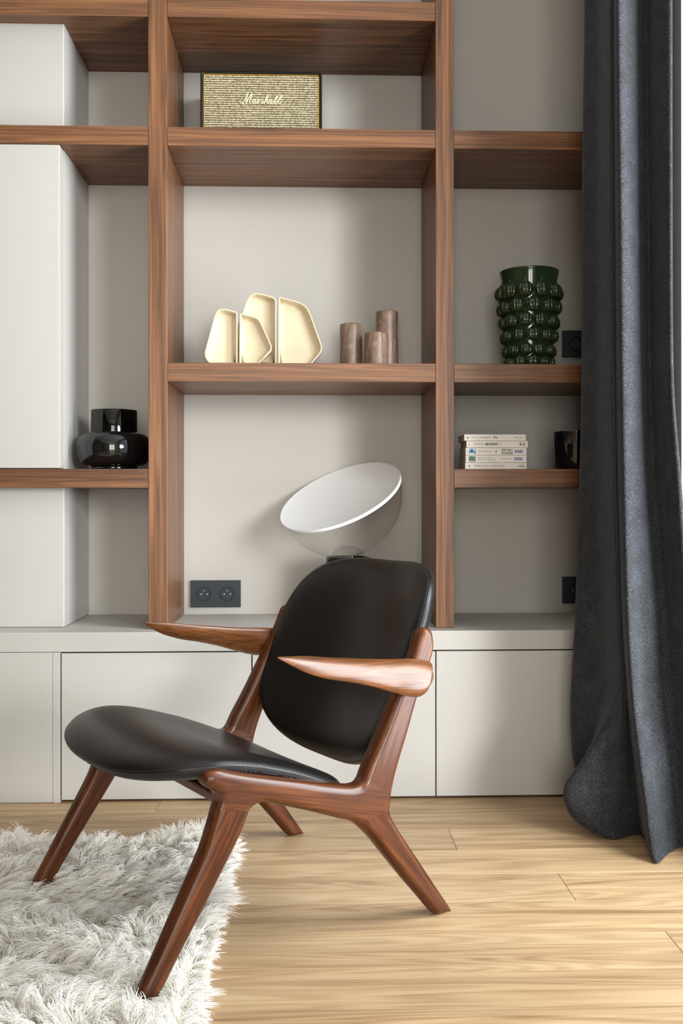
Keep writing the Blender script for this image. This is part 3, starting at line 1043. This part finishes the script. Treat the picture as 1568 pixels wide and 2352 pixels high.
# ------------------------------------------------------------------ armchair
TH = math.radians(-146.6)
ac = empty('lounge_chair', (-0.141, 1.930, 0.0), TH, label='low walnut lounge chair with black leather seat and rounded backrest', cat='chair')
FR = [[0.2181, 0.3458], [0.2154, 0.3543], [0.2063, 0.3596], [0.191, 0.3603], [0.1705, 0.3538], [0.1392, 0.3437], [0.091, 0.3302], [0.0354, 0.3154], [-0.0223, 0.299], [-0.0702, 0.2869], [-0.0917, 0.2843], [-0.1060, 0.2892]]
FR2 = [[-0.1717, 0.2544], [-0.1692, 0.2354], [-0.1681, 0.2203], [-0.1800, 0.1975], [-0.2030, 0.1640], [-0.2420, 0.1090], [-0.2805, 0.0548], [-0.3190, 0.0006], [-0.309, 0.0006], [-0.2845, 0.0006], [-0.2709, 0.0080], [-0.2377, 0.0464], [-0.1987, 0.0914], [-0.1607, 0.138], [-0.1235, 0.1834], [-0.0929, 0.2119], [-0.0747, 0.2228], [-0.0506, 0.2314], [0.008, 0.2545], [0.0644, 0.2753], [0.0973, 0.2873], [0.1136, 0.2889], [0.1244, 0.2862], [0.1325, 0.2807], [0.1455, 0.2540], [0.1617, 0.2270], [0.2085, 0.1570], [0.2553, 0.0880], [0.302, 0.0190], [0.3260, 0.0190], [0.3385, 0.0215], [0.3030, 0.0840], [0.2680, 0.1455], [0.2330, 0.2060], [0.2160, 0.2380], [0.2038, 0.2700], [0.1947, 0.2967], [0.1919, 0.3097], [0.1968, 0.3219], [0.2093, 0.3299], [0.2177, 0.339]]
PO = [[-0.1225, 0.3193], [-0.1546, 0.3714], [-0.1897, 0.435], [-0.2291, 0.5033], [-0.2446, 0.5382], [-0.2526, 0.5534], [-0.266, 0.5595], [-0.2805, 0.5533], [-0.2856, 0.5385], [-0.2834, 0.5066], [-0.2411, 0.4265], [-0.2144, 0.3631], [-0.1916, 0.3126], [-0.1790, 0.2799]]
outline = np.array(FR + PO + FR2)
outline = catmull(outline, 3, True)
hs = 0.003
ux = np.arange(-0.335, 0.365, hs); vy = np.arange(-0.027, 0.0271, hs); wz = np.arange(-0.012, 0.585, hs)
UX, WZ = np.meshgrid(ux, wz, indexing='ij')
D2 = sd_poly(outline, UX, WZ)
rr = 0.0135
# half thickness: fullest at the rail, slimmer toward feet and post top
TT = 0.0205 - 0.0045 * np.clip((0.25 - WZ) / 0.25, 0, 1) - 0.002 * np.clip((WZ - 0.32) / 0.2, 0, 1)
D3 = D2[:, None, :]
YY = np.abs(vy)[None, :, None]
w1 = D3 + rr; w2 = YY - TT[:, None, :] + rr
FLD = np.sqrt(np.maximum(w1, 0) ** 2 + np.maximum(w2, 0) ** 2) + np.minimum(np.maximum(w1, w2), 0) - rr


def side(ln, inside, x, z):
    """negative on the side of the line ln where 'inside' lies"""
    a, b_ = ln
    nx_, nz_ = -(b_[1] - a[1]), b_[0] - a[0]
    if (inside[0] - a[0]) * nx_ + (inside[1] - a[1]) * nz_ > 0: nx_, nz_ = -nx_, -nz_
    return (x - a[0]) * nx_ + (z - a[1]) * nz_


CUTS = {'leg_f': (((0.197, 0.2935), (0.130, 0.2785)), (0.3, 0.05), 1),
        'leg_r': (((-0.0850, 0.2165), (-0.1680, 0.2275)), (-0.25, 0.05), -1),
        'post': (((-0.1169, 0.2900), (-0.1717, 0.2575)), (-0.25, 0.5), -1)}
V_, F_ = surface_nets(FLD, (ux[0], vy[0], wz[0]), hs)
whole = mesh_from(V_, F_, True)
bm = bmesh.new(); bm.from_mesh(whole)
for nm, (ln, ins, sg) in CUTS.items():
    fsel = [f for f in bm.faces if f.calc_center_median().x * sg > 0.03]
    ge = set(fsel)
    for f in fsel: ge.update(f.edges); ge.update(f.verts)
    (x0, z0), (x1, z1) = ln
    bmesh.ops.bisect_plane(bm, geom=list(ge), plane_co=(x0, 0, z0), plane_no=(-(z1 - z0), 0, x1 - x0), dist=1e-6)
bm.to_mesh(whole)
parts = {}
for nm in ('leg_f', 'leg_r', 'post', 'rail'):
    b2 = bm.copy()
    kill = []
    for f in b2.faces:
        c_ = f.calc_center_median()
        own = 'rail'
        for n2, (ln, ins, sg) in CUTS.items():
            if c_.x * sg > 0.03 and side(ln, ins, c_.x, c_.z) < 0: own = n2
        if own != nm: kill.append(f)
    bmesh.ops.delete(b2, geom=kill, context='FACES')
    # close the joint faces
    be = [e for e in b2.edges if e.is_boundary]
    me = bpy.data.meshes.new(nm)
    b2.to_mesh(me); b2.free()
    me.shade_smooth()
    parts[nm] = me
bm.free()
ang = lambda dx, dz: math.atan2(dz, dx)
mw = {'leg_f': wood('walnut_solid_front_leg', 'X', CHW, rough=0.36, spec=0.28, grain=(4.0, 85), tilt=ang(0.17, -0.27), fine=200, coat=0.1),
      'leg_r': wood('walnut_solid_rear_leg', 'X', CHW, rough=0.36, spec=0.28, grain=(4.0, 85), tilt=ang(0.20, 0.24), fine=200, coat=0.1),
      'post': wood('walnut_solid_post', 'X', CHW, rough=0.36, spec=0.28, grain=(4.0, 85), tilt=ang(-0.12, 0.27), fine=200, coat=0.1),
      'rail': wood('walnut_solid_rail', 'X', CHW, rough=0.33, spec=0.32, grain=(4.0, 85), tilt=ang(0.28, 0.07), fine=200, coat=0.3)}
for nm in parts: parts[nm].materials.append(mw[nm])
# the side frames lean: feet spread, post tops drawn in
for sgn in (1, -1):
    for nm, pn in (('leg_f', 'leg'), ('leg_r', 'leg'), ('rail', 'side_rail'), ('post', 'back_post')):
        me = parts[nm].copy()
        for v in me.vertices: v.co.y += sgn * (0.266 - 0.036 * v.co.z)
        o = bpy.data.objects.new(pn, me); COL.objects.link(o); o.parent = ac

# armrests: blades that twist from a flat tip to an upright heel; stations run tip -> heel
M_arm = wood('walnut_solid_arm', 'X', [(0.22, srgb(72, 41, 20)), (0.45, srgb(101, 60, 31)), (0.58, srgb(116, 71, 38)), (0.80, srgb(138, 91, 53))], rough=0.32, grain=(4.0, 60), tilt=0.06, fine=220, coat=0.3, band=0.8)
AT = [[0.0848, 0.281, 0.5383], [0.0639, 0.28, 0.537], [0.026, 0.277, 0.5337], [-0.0231, 0.273, 0.5263], [-0.0732, 0.27, 0.5195], [-0.1244, 0.268, 0.5127], [-0.1758, 0.268, 0.5078], [-0.2181, 0.268, 0.5046], [-0.2452, 0.268, 0.5003], [-0.2638, 0.268, 0.4943], [-0.2701, 0.271, 0.4856], [-0.2690, 0.276, 0.4759]]
AB = [[0.0866, 0.284, 0.5374], [0.0701, 0.29, 0.5269], [0.0376, 0.295, 0.5093], [-0.0067, 0.297, 0.4935], [-0.0539, 0.297, 0.483], [-0.1019, 0.298, 0.47], [-0.1522, 0.298, 0.4531], [-0.1876, 0.299, 0.4418], [-0.2139, 0.299, 0.4371], [-0.2319, 0.298, 0.4422], [-0.2422, 0.296, 0.4522], [-0.2513, 0.293, 0.4657]]
ATH = [0.002, 0.008, 0.015, 0.020, 0.023, 0.026, 0.030, 0.036, 0.038, 0.036, 0.028, 0.012]
st_ = catmull(np.concatenate([np.array(AT), np.array(AB), np.array(ATH)[:, None]], 1), 5)
verts, faces = [], []
nr = 28
ctr = (st_[:, :3] + st_[:, 3:6]) / 2
for i, q7 in enumerate(st_):
    T_, B_2, th = q7[:3], q7[3:6], max(q7[6], 0.001)
    tan = ctr[min(i + 1, len(ctr) - 1)] - ctr[max(i - 1, 0)]
    a1 = (T_ - B_2) / 2
    a2 = np.cross(tan, a1); a2 = a2 / (np.linalg.norm(a2) + 1e-9) * th / 2
    for k in range(nr):
        t = 2 * math.pi * k / nr
        c_, s_ = math.cos(t), math.sin(t)
        # slightly pointed ends give the crisp ridge
        cs = math.copysign(abs(c_) ** 0.95, c_); ss = math.copysign(abs(s_) ** 1.15, s_)
        verts.append(tuple(ctr[i] + a1 * cs + a2 * ss))
ns = len(st_)
for i in range(ns - 1):
    for k in range(nr):
        k2 = (k + 1) % nr
        faces.append((i * nr + k, i * nr + k2, (i + 1) * nr + k2, (i + 1) * nr + k))
faces.append(tuple(range(nr))); faces.append(tuple((ns - 1) * nr + k for k in range(nr))[::-1])
am = mesh_from(verts, faces, True)
am2 = mesh_from([(a, -b_, c_) for a, b_, c_ in verts], faces, True)
link('armrest', am, M_arm, ac)
link('armrest', am2, M_arm, ac)


# cushions
def cushion(name, seam_name, outline, frame, top, bot, rings=18, nt=120, inset=None):
    """outline(theta) -> (p, q); frame(p, q) -> base point, normal; top/bot(r, p, q) -> offsets"""
    th = np.linspace(0, 2 * math.pi, nt, endpoint=False)
    rs = [math.sin(0.5 * math.pi * k / rings) for k in range(1, rings + 1)]
    p0, q0 = outline(None)
    verts, faces = [], []
    def ring(r, off):
        ids = []
        for t in th:
            P_, Q_ = outline(t)
            p, q = p0 + (P_ - p0) * r, q0 + (Q_ - q0) * r
            b_, n_ = frame(p, q)
            verts.append(tuple(np.array(b_) + np.array(n_) * off(r, p, q)))
            ids.append(len(verts) - 1)
        return ids
    def centre(off):
        b_, n_ = frame(p0, q0)
        verts.append(tuple(np.array(b_) + np.array(n_) * off(0, p0, q0))); return len(verts) - 1
    ct_ = centre(top)
    R1 = [ring(r, top) for r in rs[:-1]]
    seam = [ring(1.0, lambda r, p, q: 0.0028), ring(0.9955, lambda r, p, q: 0.0), ring(1.0, lambda r, p, q: -0.0028)]
    R2 = [ring(r, bot) for r in rs[:-1]][::-1]
    cb = centre(bot)
    seq = R1 + seam + R2
    for k in range(nt):
        faces.append((ct_, seq[0][k], seq[0][(k + 1) % nt]))
        faces.append((cb, seq[-1][(k + 1) % nt], seq[-1][k]))
    for a, b_ in zip(seq, seq[1:]):
        for k in range(nt):
            k2 = (k + 1) % nt
            faces.append((a[k], b_[k], b_[k2], a[k2]))
    me = mesh_from(verts, faces, True)
    o = link(name, me, M_leather, ac)
    # two rows of stitches beside the seam
    sv, sf = [], []
    M_ = 260
    for off, rr_ in ((0.0062, 1.0), (-0.0062, 1.0)):
        pts = []
        for i in range(M_ * 2):
            t = 2 * math.pi * i / (M_ * 2)
            P_, Q_ = outline(t)
            b_, n_ = frame(P_, Q_)
            # sits on the swollen side
            f_ = top if off > 0 else bot
            # find r with the wanted offset
            lo_, hi_ = 0.7, 1.0
            for _ in range(14):
                md = (lo_ + hi_) / 2
                v_ = f_(md, p0 + (P_ - p0) * md, q0 + (Q_ - q0) * md)
                if (v_ > off) == (off > 0): lo_ = md
                else: hi_ = md
            p, q = p0 + (P_ - p0) * lo_, q0 + (Q_ - q0) * lo_
            b_, n_ = frame(p, q)
            pts.append(np.array(b_) + np.array(n_) * f_(lo_, p, q))
        for i in range(0, M_ * 2, 2):
            tube_into(sv, sf, [pts[i], pts[i + 1]], 0.0007, 4)
    s = link(seam_name, mesh_from(sv, sf), M_thread, o)
    s['kind'] = 'stuff'
    return o


def sgnpow(c, e): return math.copysign(abs(c) ** e, c)


UC = 0.100


def seat_outline(t):
    if t is None: return UC, 0.0
    c_, s_ = math.cos(t), math.sin(t)
    if c_ >= 0:
        u = UC + 0.222 * sgnpow(c_, 2 / 2.9)
        return u, (0.258 + 0.012 * min(1, (u - UC) / 0.10)) * sgnpow(s_, 2 / 2.9)
    u = UC + 0.222 * sgnpow(c_, 2 / 4.6)
    return u, (0.258 - 0.006 * min(1, (UC - u) / 0.2)) * sgnpow(s_, 2 / 4.6)


SU = [-0.13, 0.05, 0.2, 0.35]
SZ = [0.250, 0.3183, 0.3568, 0.3223]


SPOLY = np.polyfit(SU, SZ, 3)


def seat_frame(u, v):
    z = float(np.polyval(SPOLY, u)) + 0.010 * (abs(v) / 0.26) ** 2 * max(0, min(1, (0.28 - u) / 0.25))
    d = float(np.polyval(np.polyder(SPOLY), u))
    n_ = np.array([-d, 0, 1.0]); n_ /= np.linalg.norm(n_)
    return (u, v, z), n_


def seat_top(r, u, v):
    dish = 0.017 * (1 - r * r) * max(0.0, min(1.0, (0.30 - u) / 0.22))
    return 0.029 * (1 - r ** 6) ** 0.5 + 0.003 * (1 - r * r) * max(0, min(1, (u - 0.1) / 0.2)) - dish


def seat_bot(r, u, v): return -0.031 * (1 - r ** 7) ** 0.5 - 0.003 * (1 - r * r)


cushion('seat', 'stitching', seat_outline, seat_frame, seat_top, seat_bot)

BT = 0.4179
bdir = np.array([-math.sin(BT), 0, math.cos(BT)]); bnor = np.array([math.cos(BT), 0, math.sin(BT)])
bc0 = np.array([-0.2881, 0, 0.4440])


def back_outline(t):
    if t is None: return 0.0, 0.0
    c_, s_ = math.cos(t), math.sin(t)
    n_, h_ = (3.3, 0.2490) if s_ >= 0 else (3.13, 0.2004)
    q = h_ * sgnpow(s_, 2 / n_)
    return 0.252 * sgnpow(c_, 2 / n_) * (1 - 0.0063 * q / 0.2), q


def back_frame(p, q):
    b_ = bc0 + np.array([0, p, 0]) + bdir * q + bnor * (0.065 * (p / 0.24) ** 2)
    n_ = bnor + np.array([0, -0.40 * (p / 0.24), 0])
    return b_, n_ / np.linalg.norm(n_)


def back_top(r, p, q): return 0.031 * (1 - r ** 5) ** 0.5 + 0.003 * (1 - r * r)
def back_bot(r, p, q): return -0.031 * (1 - r ** 6) ** 0.5 - 0.003 * (1 - r * r)


cushion('backrest', 'stitching', back_outline, back_frame, back_top, back_bot)
# cross rails below the seat
for u_, z_ in ((0.165, 0.305), (-0.075, 0.2445)):
    link('stretcher', box_me((u_ - 0.024, -0.255, z_ - 0.009), (u_ + 0.024, 0.255, z_ + 0.009), 0.004, 2), mw['rail'], ac)
for s_ in (1, -1):
    link('back_bracket', box_me((-0.272, s_ * 0.236 - 0.012, 0.445), (-0.222, s_ * 0.236 + 0.012, 0.475), 0.004, 2), mw['rail'], ac)

# ------------------------------------------------------------------ curtain
CURT = [[[0.707, 2.45, 2.0978], [0.7005, 2.45, 1.6483], [0.6986, 2.45, 1.1429], [0.6931, 2.45, 0.8621], [0.682, 2.45, 0.5251], [0.6697, 2.45, 0.3006], [0.672, 2.45, 0.1747], [0.6834, 2.45, 0.1056], [0.6948, 2.45, 0.0545], [0.7038, 2.45, 0.0214], [0.7152, 2.45, 0.0003]], [[0.7179, 2.37, 2.0563], [0.7149, 2.37, 1.6214], [0.7153, 2.37, 1.1322], [0.7154, 2.37, 0.8604], [0.7189, 2.37, 0.5343], [0.7191, 2.37, 0.3168], [0.7005, 2.37, 0.1839], [0.694, 2.37, 0.1111], [0.694, 2.37, 0.0573], [0.7006, 2.37, 0.0224], [0.7094, 2.37, 0.0001]], [[0.7108, 2.27, 2.0041], [0.711, 2.27, 1.5875], [0.7124, 2.27, 1.1187], [0.7168, 2.27, 0.8583], [0.7233, 2.27, 0.5458], [0.7266, 2.27, 0.3374], [0.6573, 2.27, 0.1961], [0.6113, 2.29, 0.1175], [0.6177, 2.29, 0.0608], [0.6494, 2.29, 0.0238], [0.6903, 2.285, 0.0]], [[0.7108, 2.25, 1.9937], [0.7131, 2.25, 1.5807], [0.7155, 2.25, 1.1161], [0.7188, 2.25, 0.8579], [0.7273, 2.25, 0.5481], [0.7379, 2.25, 0.3415], [0.7276, 2.25, 0.1979], [0.7141, 2.25, 0.1193], [0.7037, 2.25, 0.0613], [0.7068, 2.25, 0.0237], [0.7214, 2.25, 0.0004]], [[0.7239, 2.275, 2.0069], [0.7253, 2.275, 1.5893], [0.7287, 2.275, 1.1195], [0.7321, 2.275, 0.8585], [0.7418, 2.275, 0.5452], [0.7567, 2.275, 0.3362], [0.7694, 2.275, 0.1946], [0.7758, 2.275, 0.117], [0.7811, 2.275, 0.0597], [0.7864, 2.275, 0.0226], [0.7938, 2.275, 0.0011]], [[0.7123, 2.2, 1.9677], [0.7166, 2.2, 1.5638], [0.721, 2.2, 1.1094], [0.7253, 2.2, 0.8569], [0.7303, 2.19, 0.555], [0.7392, 2.18, 0.3559], [0.7486, 2.16, 0.2083], [0.7536, 2.14, 0.1266], [0.7545, 2.12, 0.0652], [0.7569, 2.11, 0.0246], [0.7611, 2.1, 0.0015]], [[0.7483, 2.225, 1.9813], [0.7537, 2.225, 1.5727], [0.7622, 2.225, 1.1129], [0.7645, 2.225, 0.8575], [0.7781, 2.225, 0.5508], [0.7937, 2.225, 0.3463], [0.8054, 2.2, 0.2032], [0.8119, 2.19, 0.1226], [0.8143, 2.18, 0.0626], [0.8147, 2.17, 0.0234], [0.817, 2.16, 0.0018]], [[0.8105, 2.29, 2.0163], [0.814, 2.29, 1.5954], [0.8185, 2.29, 1.122], [0.8236, 2.28, 0.8587], [0.8376, 2.26, 0.5466], [0.8459, 2.24, 0.3429], [0.854, 2.22, 0.2004], [0.8584, 2.21, 0.1208], [0.8607, 2.2, 0.0614], [0.8648, 2.2, 0.0225], [0.8689, 2.2, 0.0022]], [[0.8115, 2.22, 1.9798], [0.8169, 2.22, 1.5717], [0.8224, 2.22, 1.1126], [0.8329, 2.22, 0.8574], [0.8537, 2.22, 0.5512], [0.8646, 2.2, 0.351], [0.8701, 2.17, 0.2062], [0.8732, 2.16, 0.1241], [0.8732, 2.15, 0.063], [0.8772, 2.15, 0.0229], [0.8813, 2.15, 0.0026]], [[0.8064, 2.13, 1.9329], [0.8066, 2.13, 1.5411], [0.8089, 2.13, 1.1004], [0.8249, 2.13, 0.8555], [0.8439, 2.13, 0.5616], [0.8509, 2.11, 0.3697], [0.8616, 2.1, 0.2145], [0.8644, 2.09, 0.129], [0.8683, 2.09, 0.065], [0.8723, 2.09, 0.0236], [0.8762, 2.09, 0.0028]]]
CU = np.array(CURT)
CU[:, :, 2] = np.maximum(CU[:, :, 2], 0.004)
topz = 2.78
CU[9, :, 0] = 0 + CU[9, :, 0] * (CU[9, :, 1] + 0.045) / CU[9, :, 1]   # rim fold set back so daylight reaches the lit fold
CU[9, :, 1] += 0.045
top_row = CU[:, :1].copy(); top_row[:, 0, 2] = topz
CU = np.concatenate([top_row, CU], 1)
first = CU[:1].copy(); first[0, :, 0] = np.maximum(first[0, :, 0] + 0.07, 0.775); first[0, :, 1] = 2.49
first0 = first.copy(); first0[0, :, 0] = 0.872; first0[0, :, 1] = 2.47
last = CU[-1:].copy(); last[0, :, 0] = np.minimum(last[0, :, 0] + 0.014, 0.885); last[0, :, 1] = 2.20
last2 = CU[-1:].copy(); last2[0, :, 0] = 0.864; last2[0, :, 1] = 2.335
CU = np.concatenate([first0, first, CU, last, last2], 0)
A_ = np.array([catmull(c, 10) for c in CU])                   # fine in height
B_ = np.stack([catmull(A_[:, j], 8) for j in range(A_.shape[1])], 1)
B_[:, :, 2] = np.maximum(B_[:, :, 2], 0.004)
B_[:, :, 0] = np.minimum(B_[:, :, 0], 0.892)
na, nb = B_.shape[:2]
vv = B_.reshape(-1, 3) - np.array([0.80, 2.28, 0])
ff = [(i * nb + j, i * nb + j + 1, (i + 1) * nb + j + 1, (i + 1) * nb + j) for i in range(na - 1) for j in range(nb - 1)]
cm = mesh_from(vv, ff, True)
cu_o = link('curtain', cm, M_curtain, None, (0.80, 2.28, 0))
so_ = cu_o.modifiers.new('thickness', 'SOLIDIFY'); so_.thickness = 0.002; so_.offset = 0
setp(cu_o, 'heavy charcoal velvet curtain hanging in folds to the oak floor', 'curtain')

# ------------------------------------------------------------------ shaggy rug
RX0, RX1, RY0, RY1 = -1.9, -0.185, 0.75, 2.185
rg = empty('shaggy_rug', ((RX0 + RX1) / 2, (RY0 + RY1) / 2, 0), label='white long-pile shaggy rug on the oak floor under the chair front', cat='rug')
rcx, rcy = (RX0 + RX1) / 2, (RY0 + RY1) / 2
M_back = plain('rug_backing', srgb(205, 200, 190), 0.9, 0.1)
link('backing', box_me((RX0 - rcx, RY0 - rcy, 0.001), (RX1 - rcx, RY1 - rcy, 0.010), 0.003, 1), M_back, rg)


def wool_mat():
    m, nt, b = new_mat('white_wool')
    out = nt.nodes['Material Output']
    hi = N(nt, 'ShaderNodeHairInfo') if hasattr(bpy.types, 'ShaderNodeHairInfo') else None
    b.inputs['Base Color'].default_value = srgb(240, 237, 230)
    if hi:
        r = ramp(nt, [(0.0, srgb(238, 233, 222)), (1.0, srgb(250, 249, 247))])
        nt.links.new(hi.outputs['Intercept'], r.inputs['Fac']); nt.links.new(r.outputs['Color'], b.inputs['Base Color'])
    b.inputs['Roughness'].default_value = 0.7
    b.inputs['Specular IOR Level'].default_value = 0.25
    tl = N(nt, 'ShaderNodeBsdfTranslucent'); tl.inputs[0].default_value = srgb(240, 237, 230)
    mx = N(nt, 'ShaderNodeMixShader'); mx.inputs[0].default_value = 0.3
    nt.links.new(b.outputs[0], mx.inputs[1]); nt.links.new(tl.outputs[0], mx.inputs[2]); nt.links.new(mx.outputs[0], out.inputs['Surface'])
    return m


def vnoise(x, y, seed, s):
    r_ = np.random.default_rng(seed)
    G = r_.uniform(-1, 1, (64, 64))
    X_, Y_ = x * s % 64, y * s % 64
    i, j = X_.astype(int), Y_.astype(int)
    fx, fy = X_ - i, Y_ - j
    fx, fy = fx * fx * (3 - 2 * fx), fy * fy * (3 - 2 * fy)
    g_ = lambda a, b_: G[a % 64, b_ % 64]
    return (g_(i, j) * (1 - fx) + g_(i + 1, j) * fx) * (1 - fy) + (g_(i, j + 1) * (1 - fx) + g_(i + 1, j + 1) * fx) * fy


NC, PER, NP = 10000, 15, 6
VX0, VY0 = -1.05, 1.15        # locks only where they can be seen
cxy = np.stack([rng.uniform(VX0, RX1, NC), rng.uniform(VY0, RY1, NC)], 1)
# locks along the visible edges
NE = 420
ex = np.stack([np.full(NE, RX1 - 0.004), rng.uniform(VY0, RY1, NE)], 1)
ey = np.stack([rng.uniform(VX0, RX1, NE), np.full(NE, RY1 - 0.004)], 1)
cxy = np.concatenate([cxy, ex, ey])
NC = len(cxy)
an = 1.2 + 2.6 * vnoise(cxy[:, 0] + 5, cxy[:, 1] + 5, 3, 7.0) + 1.1 * vnoise(cxy[:, 0] + 5, cxy[:, 1] + 5, 4, 24.0) + rng.normal(0, 0.35, NC)
dirv = np.stack([np.cos(an), np.sin(an)], 1) * 0.9 + np.array([0.25, -0.15])
edge_x = cxy[:, 0] > RX1 - 0.02
dirv[edge_x] = np.stack([np.abs(rng.normal(0.75, 0.25, edge_x.sum())), rng.normal(0, 0.5, edge_x.sum())], 1)
edge_y = cxy[:, 1] > RY1 - 0.02
dirv[edge_y] = np.stack([rng.normal(0, 0.6, edge_y.sum()), np.abs(rng.normal(0.3, 0.3, edge_y.sum()))], 1)
ln = rng.uniform(0.040, 0.066, NC) * (1 + 0.25 * vnoise(cxy[:, 0] + 2, cxy[:, 1] + 2, 9, 10.0))
ln[edge_x] *= 0.62
lift = np.clip(0.45 + 0.25 * vnoise(cxy[:, 0] + 8, cxy[:, 1] + 8, 11, 16.0) + rng.normal(0, 0.12, NC), 0.15, 0.95)
lift[edge_x] *= 0.7
lift[edge_y] = np.clip(lift[edge_y] + 0.3, 0.5, 1.0)
root = np.repeat(cxy, PER, 0) + rng.normal(0, 0.0060, (NC * PER, 2))
tipc = np.repeat(cxy, PER, 0) + rng.normal(0, 0.0034, (NC * PER, 2))
dv = np.repeat(dirv, PER, 0) + rng.normal(0, 0.10, (NC * PER, 2))
L_ = np.repeat(ln, PER) * rng.uniform(0.75, 1.1, NC * PER)
lf = np.repeat(lift, PER)
curl = np.repeat(rng.normal(0, 0.5, NC), PER)
t = np.linspace(0, 1, NP)
pos = np.zeros((NC * PER, NP, 3))
for k, tk in enumerate(t):
    base = root * (1 - tk) + tipc * tk
    bend = tk ** 1.35
    pd = np.stack([-dv[:, 1], dv[:, 0]], 1)
    pos[:, k, :2] = base + dv * (L_ * bend * (1 - 0.45 * lf))[:, None] + pd * (curl * L_ * 0.35 * tk ** 2)[:, None]
    pos[:, k, 2] = 0.009 + L_ * lf * 0.92 * np.sin(math.pi * 0.5 * min(1, tk * 1.15)) - L_ * 0.18 * tk ** 3 * (1 - lf)
pos[:, :, 2] = np.maximum(pos[:, :, 2], 0.004)
pos[:, :, :2] -= np.array([rcx, rcy])
hc = bpy.data.hair_curves.new('pile')
hc.add_curves([NP] * (NC * PER))
hc.attributes['position'].data.foreach_set('vector', pos.reshape(-1).astype(np.float32))
if 'radius' not in hc.attributes: hc.attributes.new('radius', 'FLOAT', 'POINT')
rad = np.tile(np.array([0.0006, 0.00064, 0.0006, 0.00054, 0.00044, 0.00016]), NC * PER).astype(np.float32)
hc.attributes['radius'].data.foreach_set('value', rad)
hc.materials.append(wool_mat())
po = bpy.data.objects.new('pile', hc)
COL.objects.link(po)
po.parent = rg
po['kind'] = 'stuff'
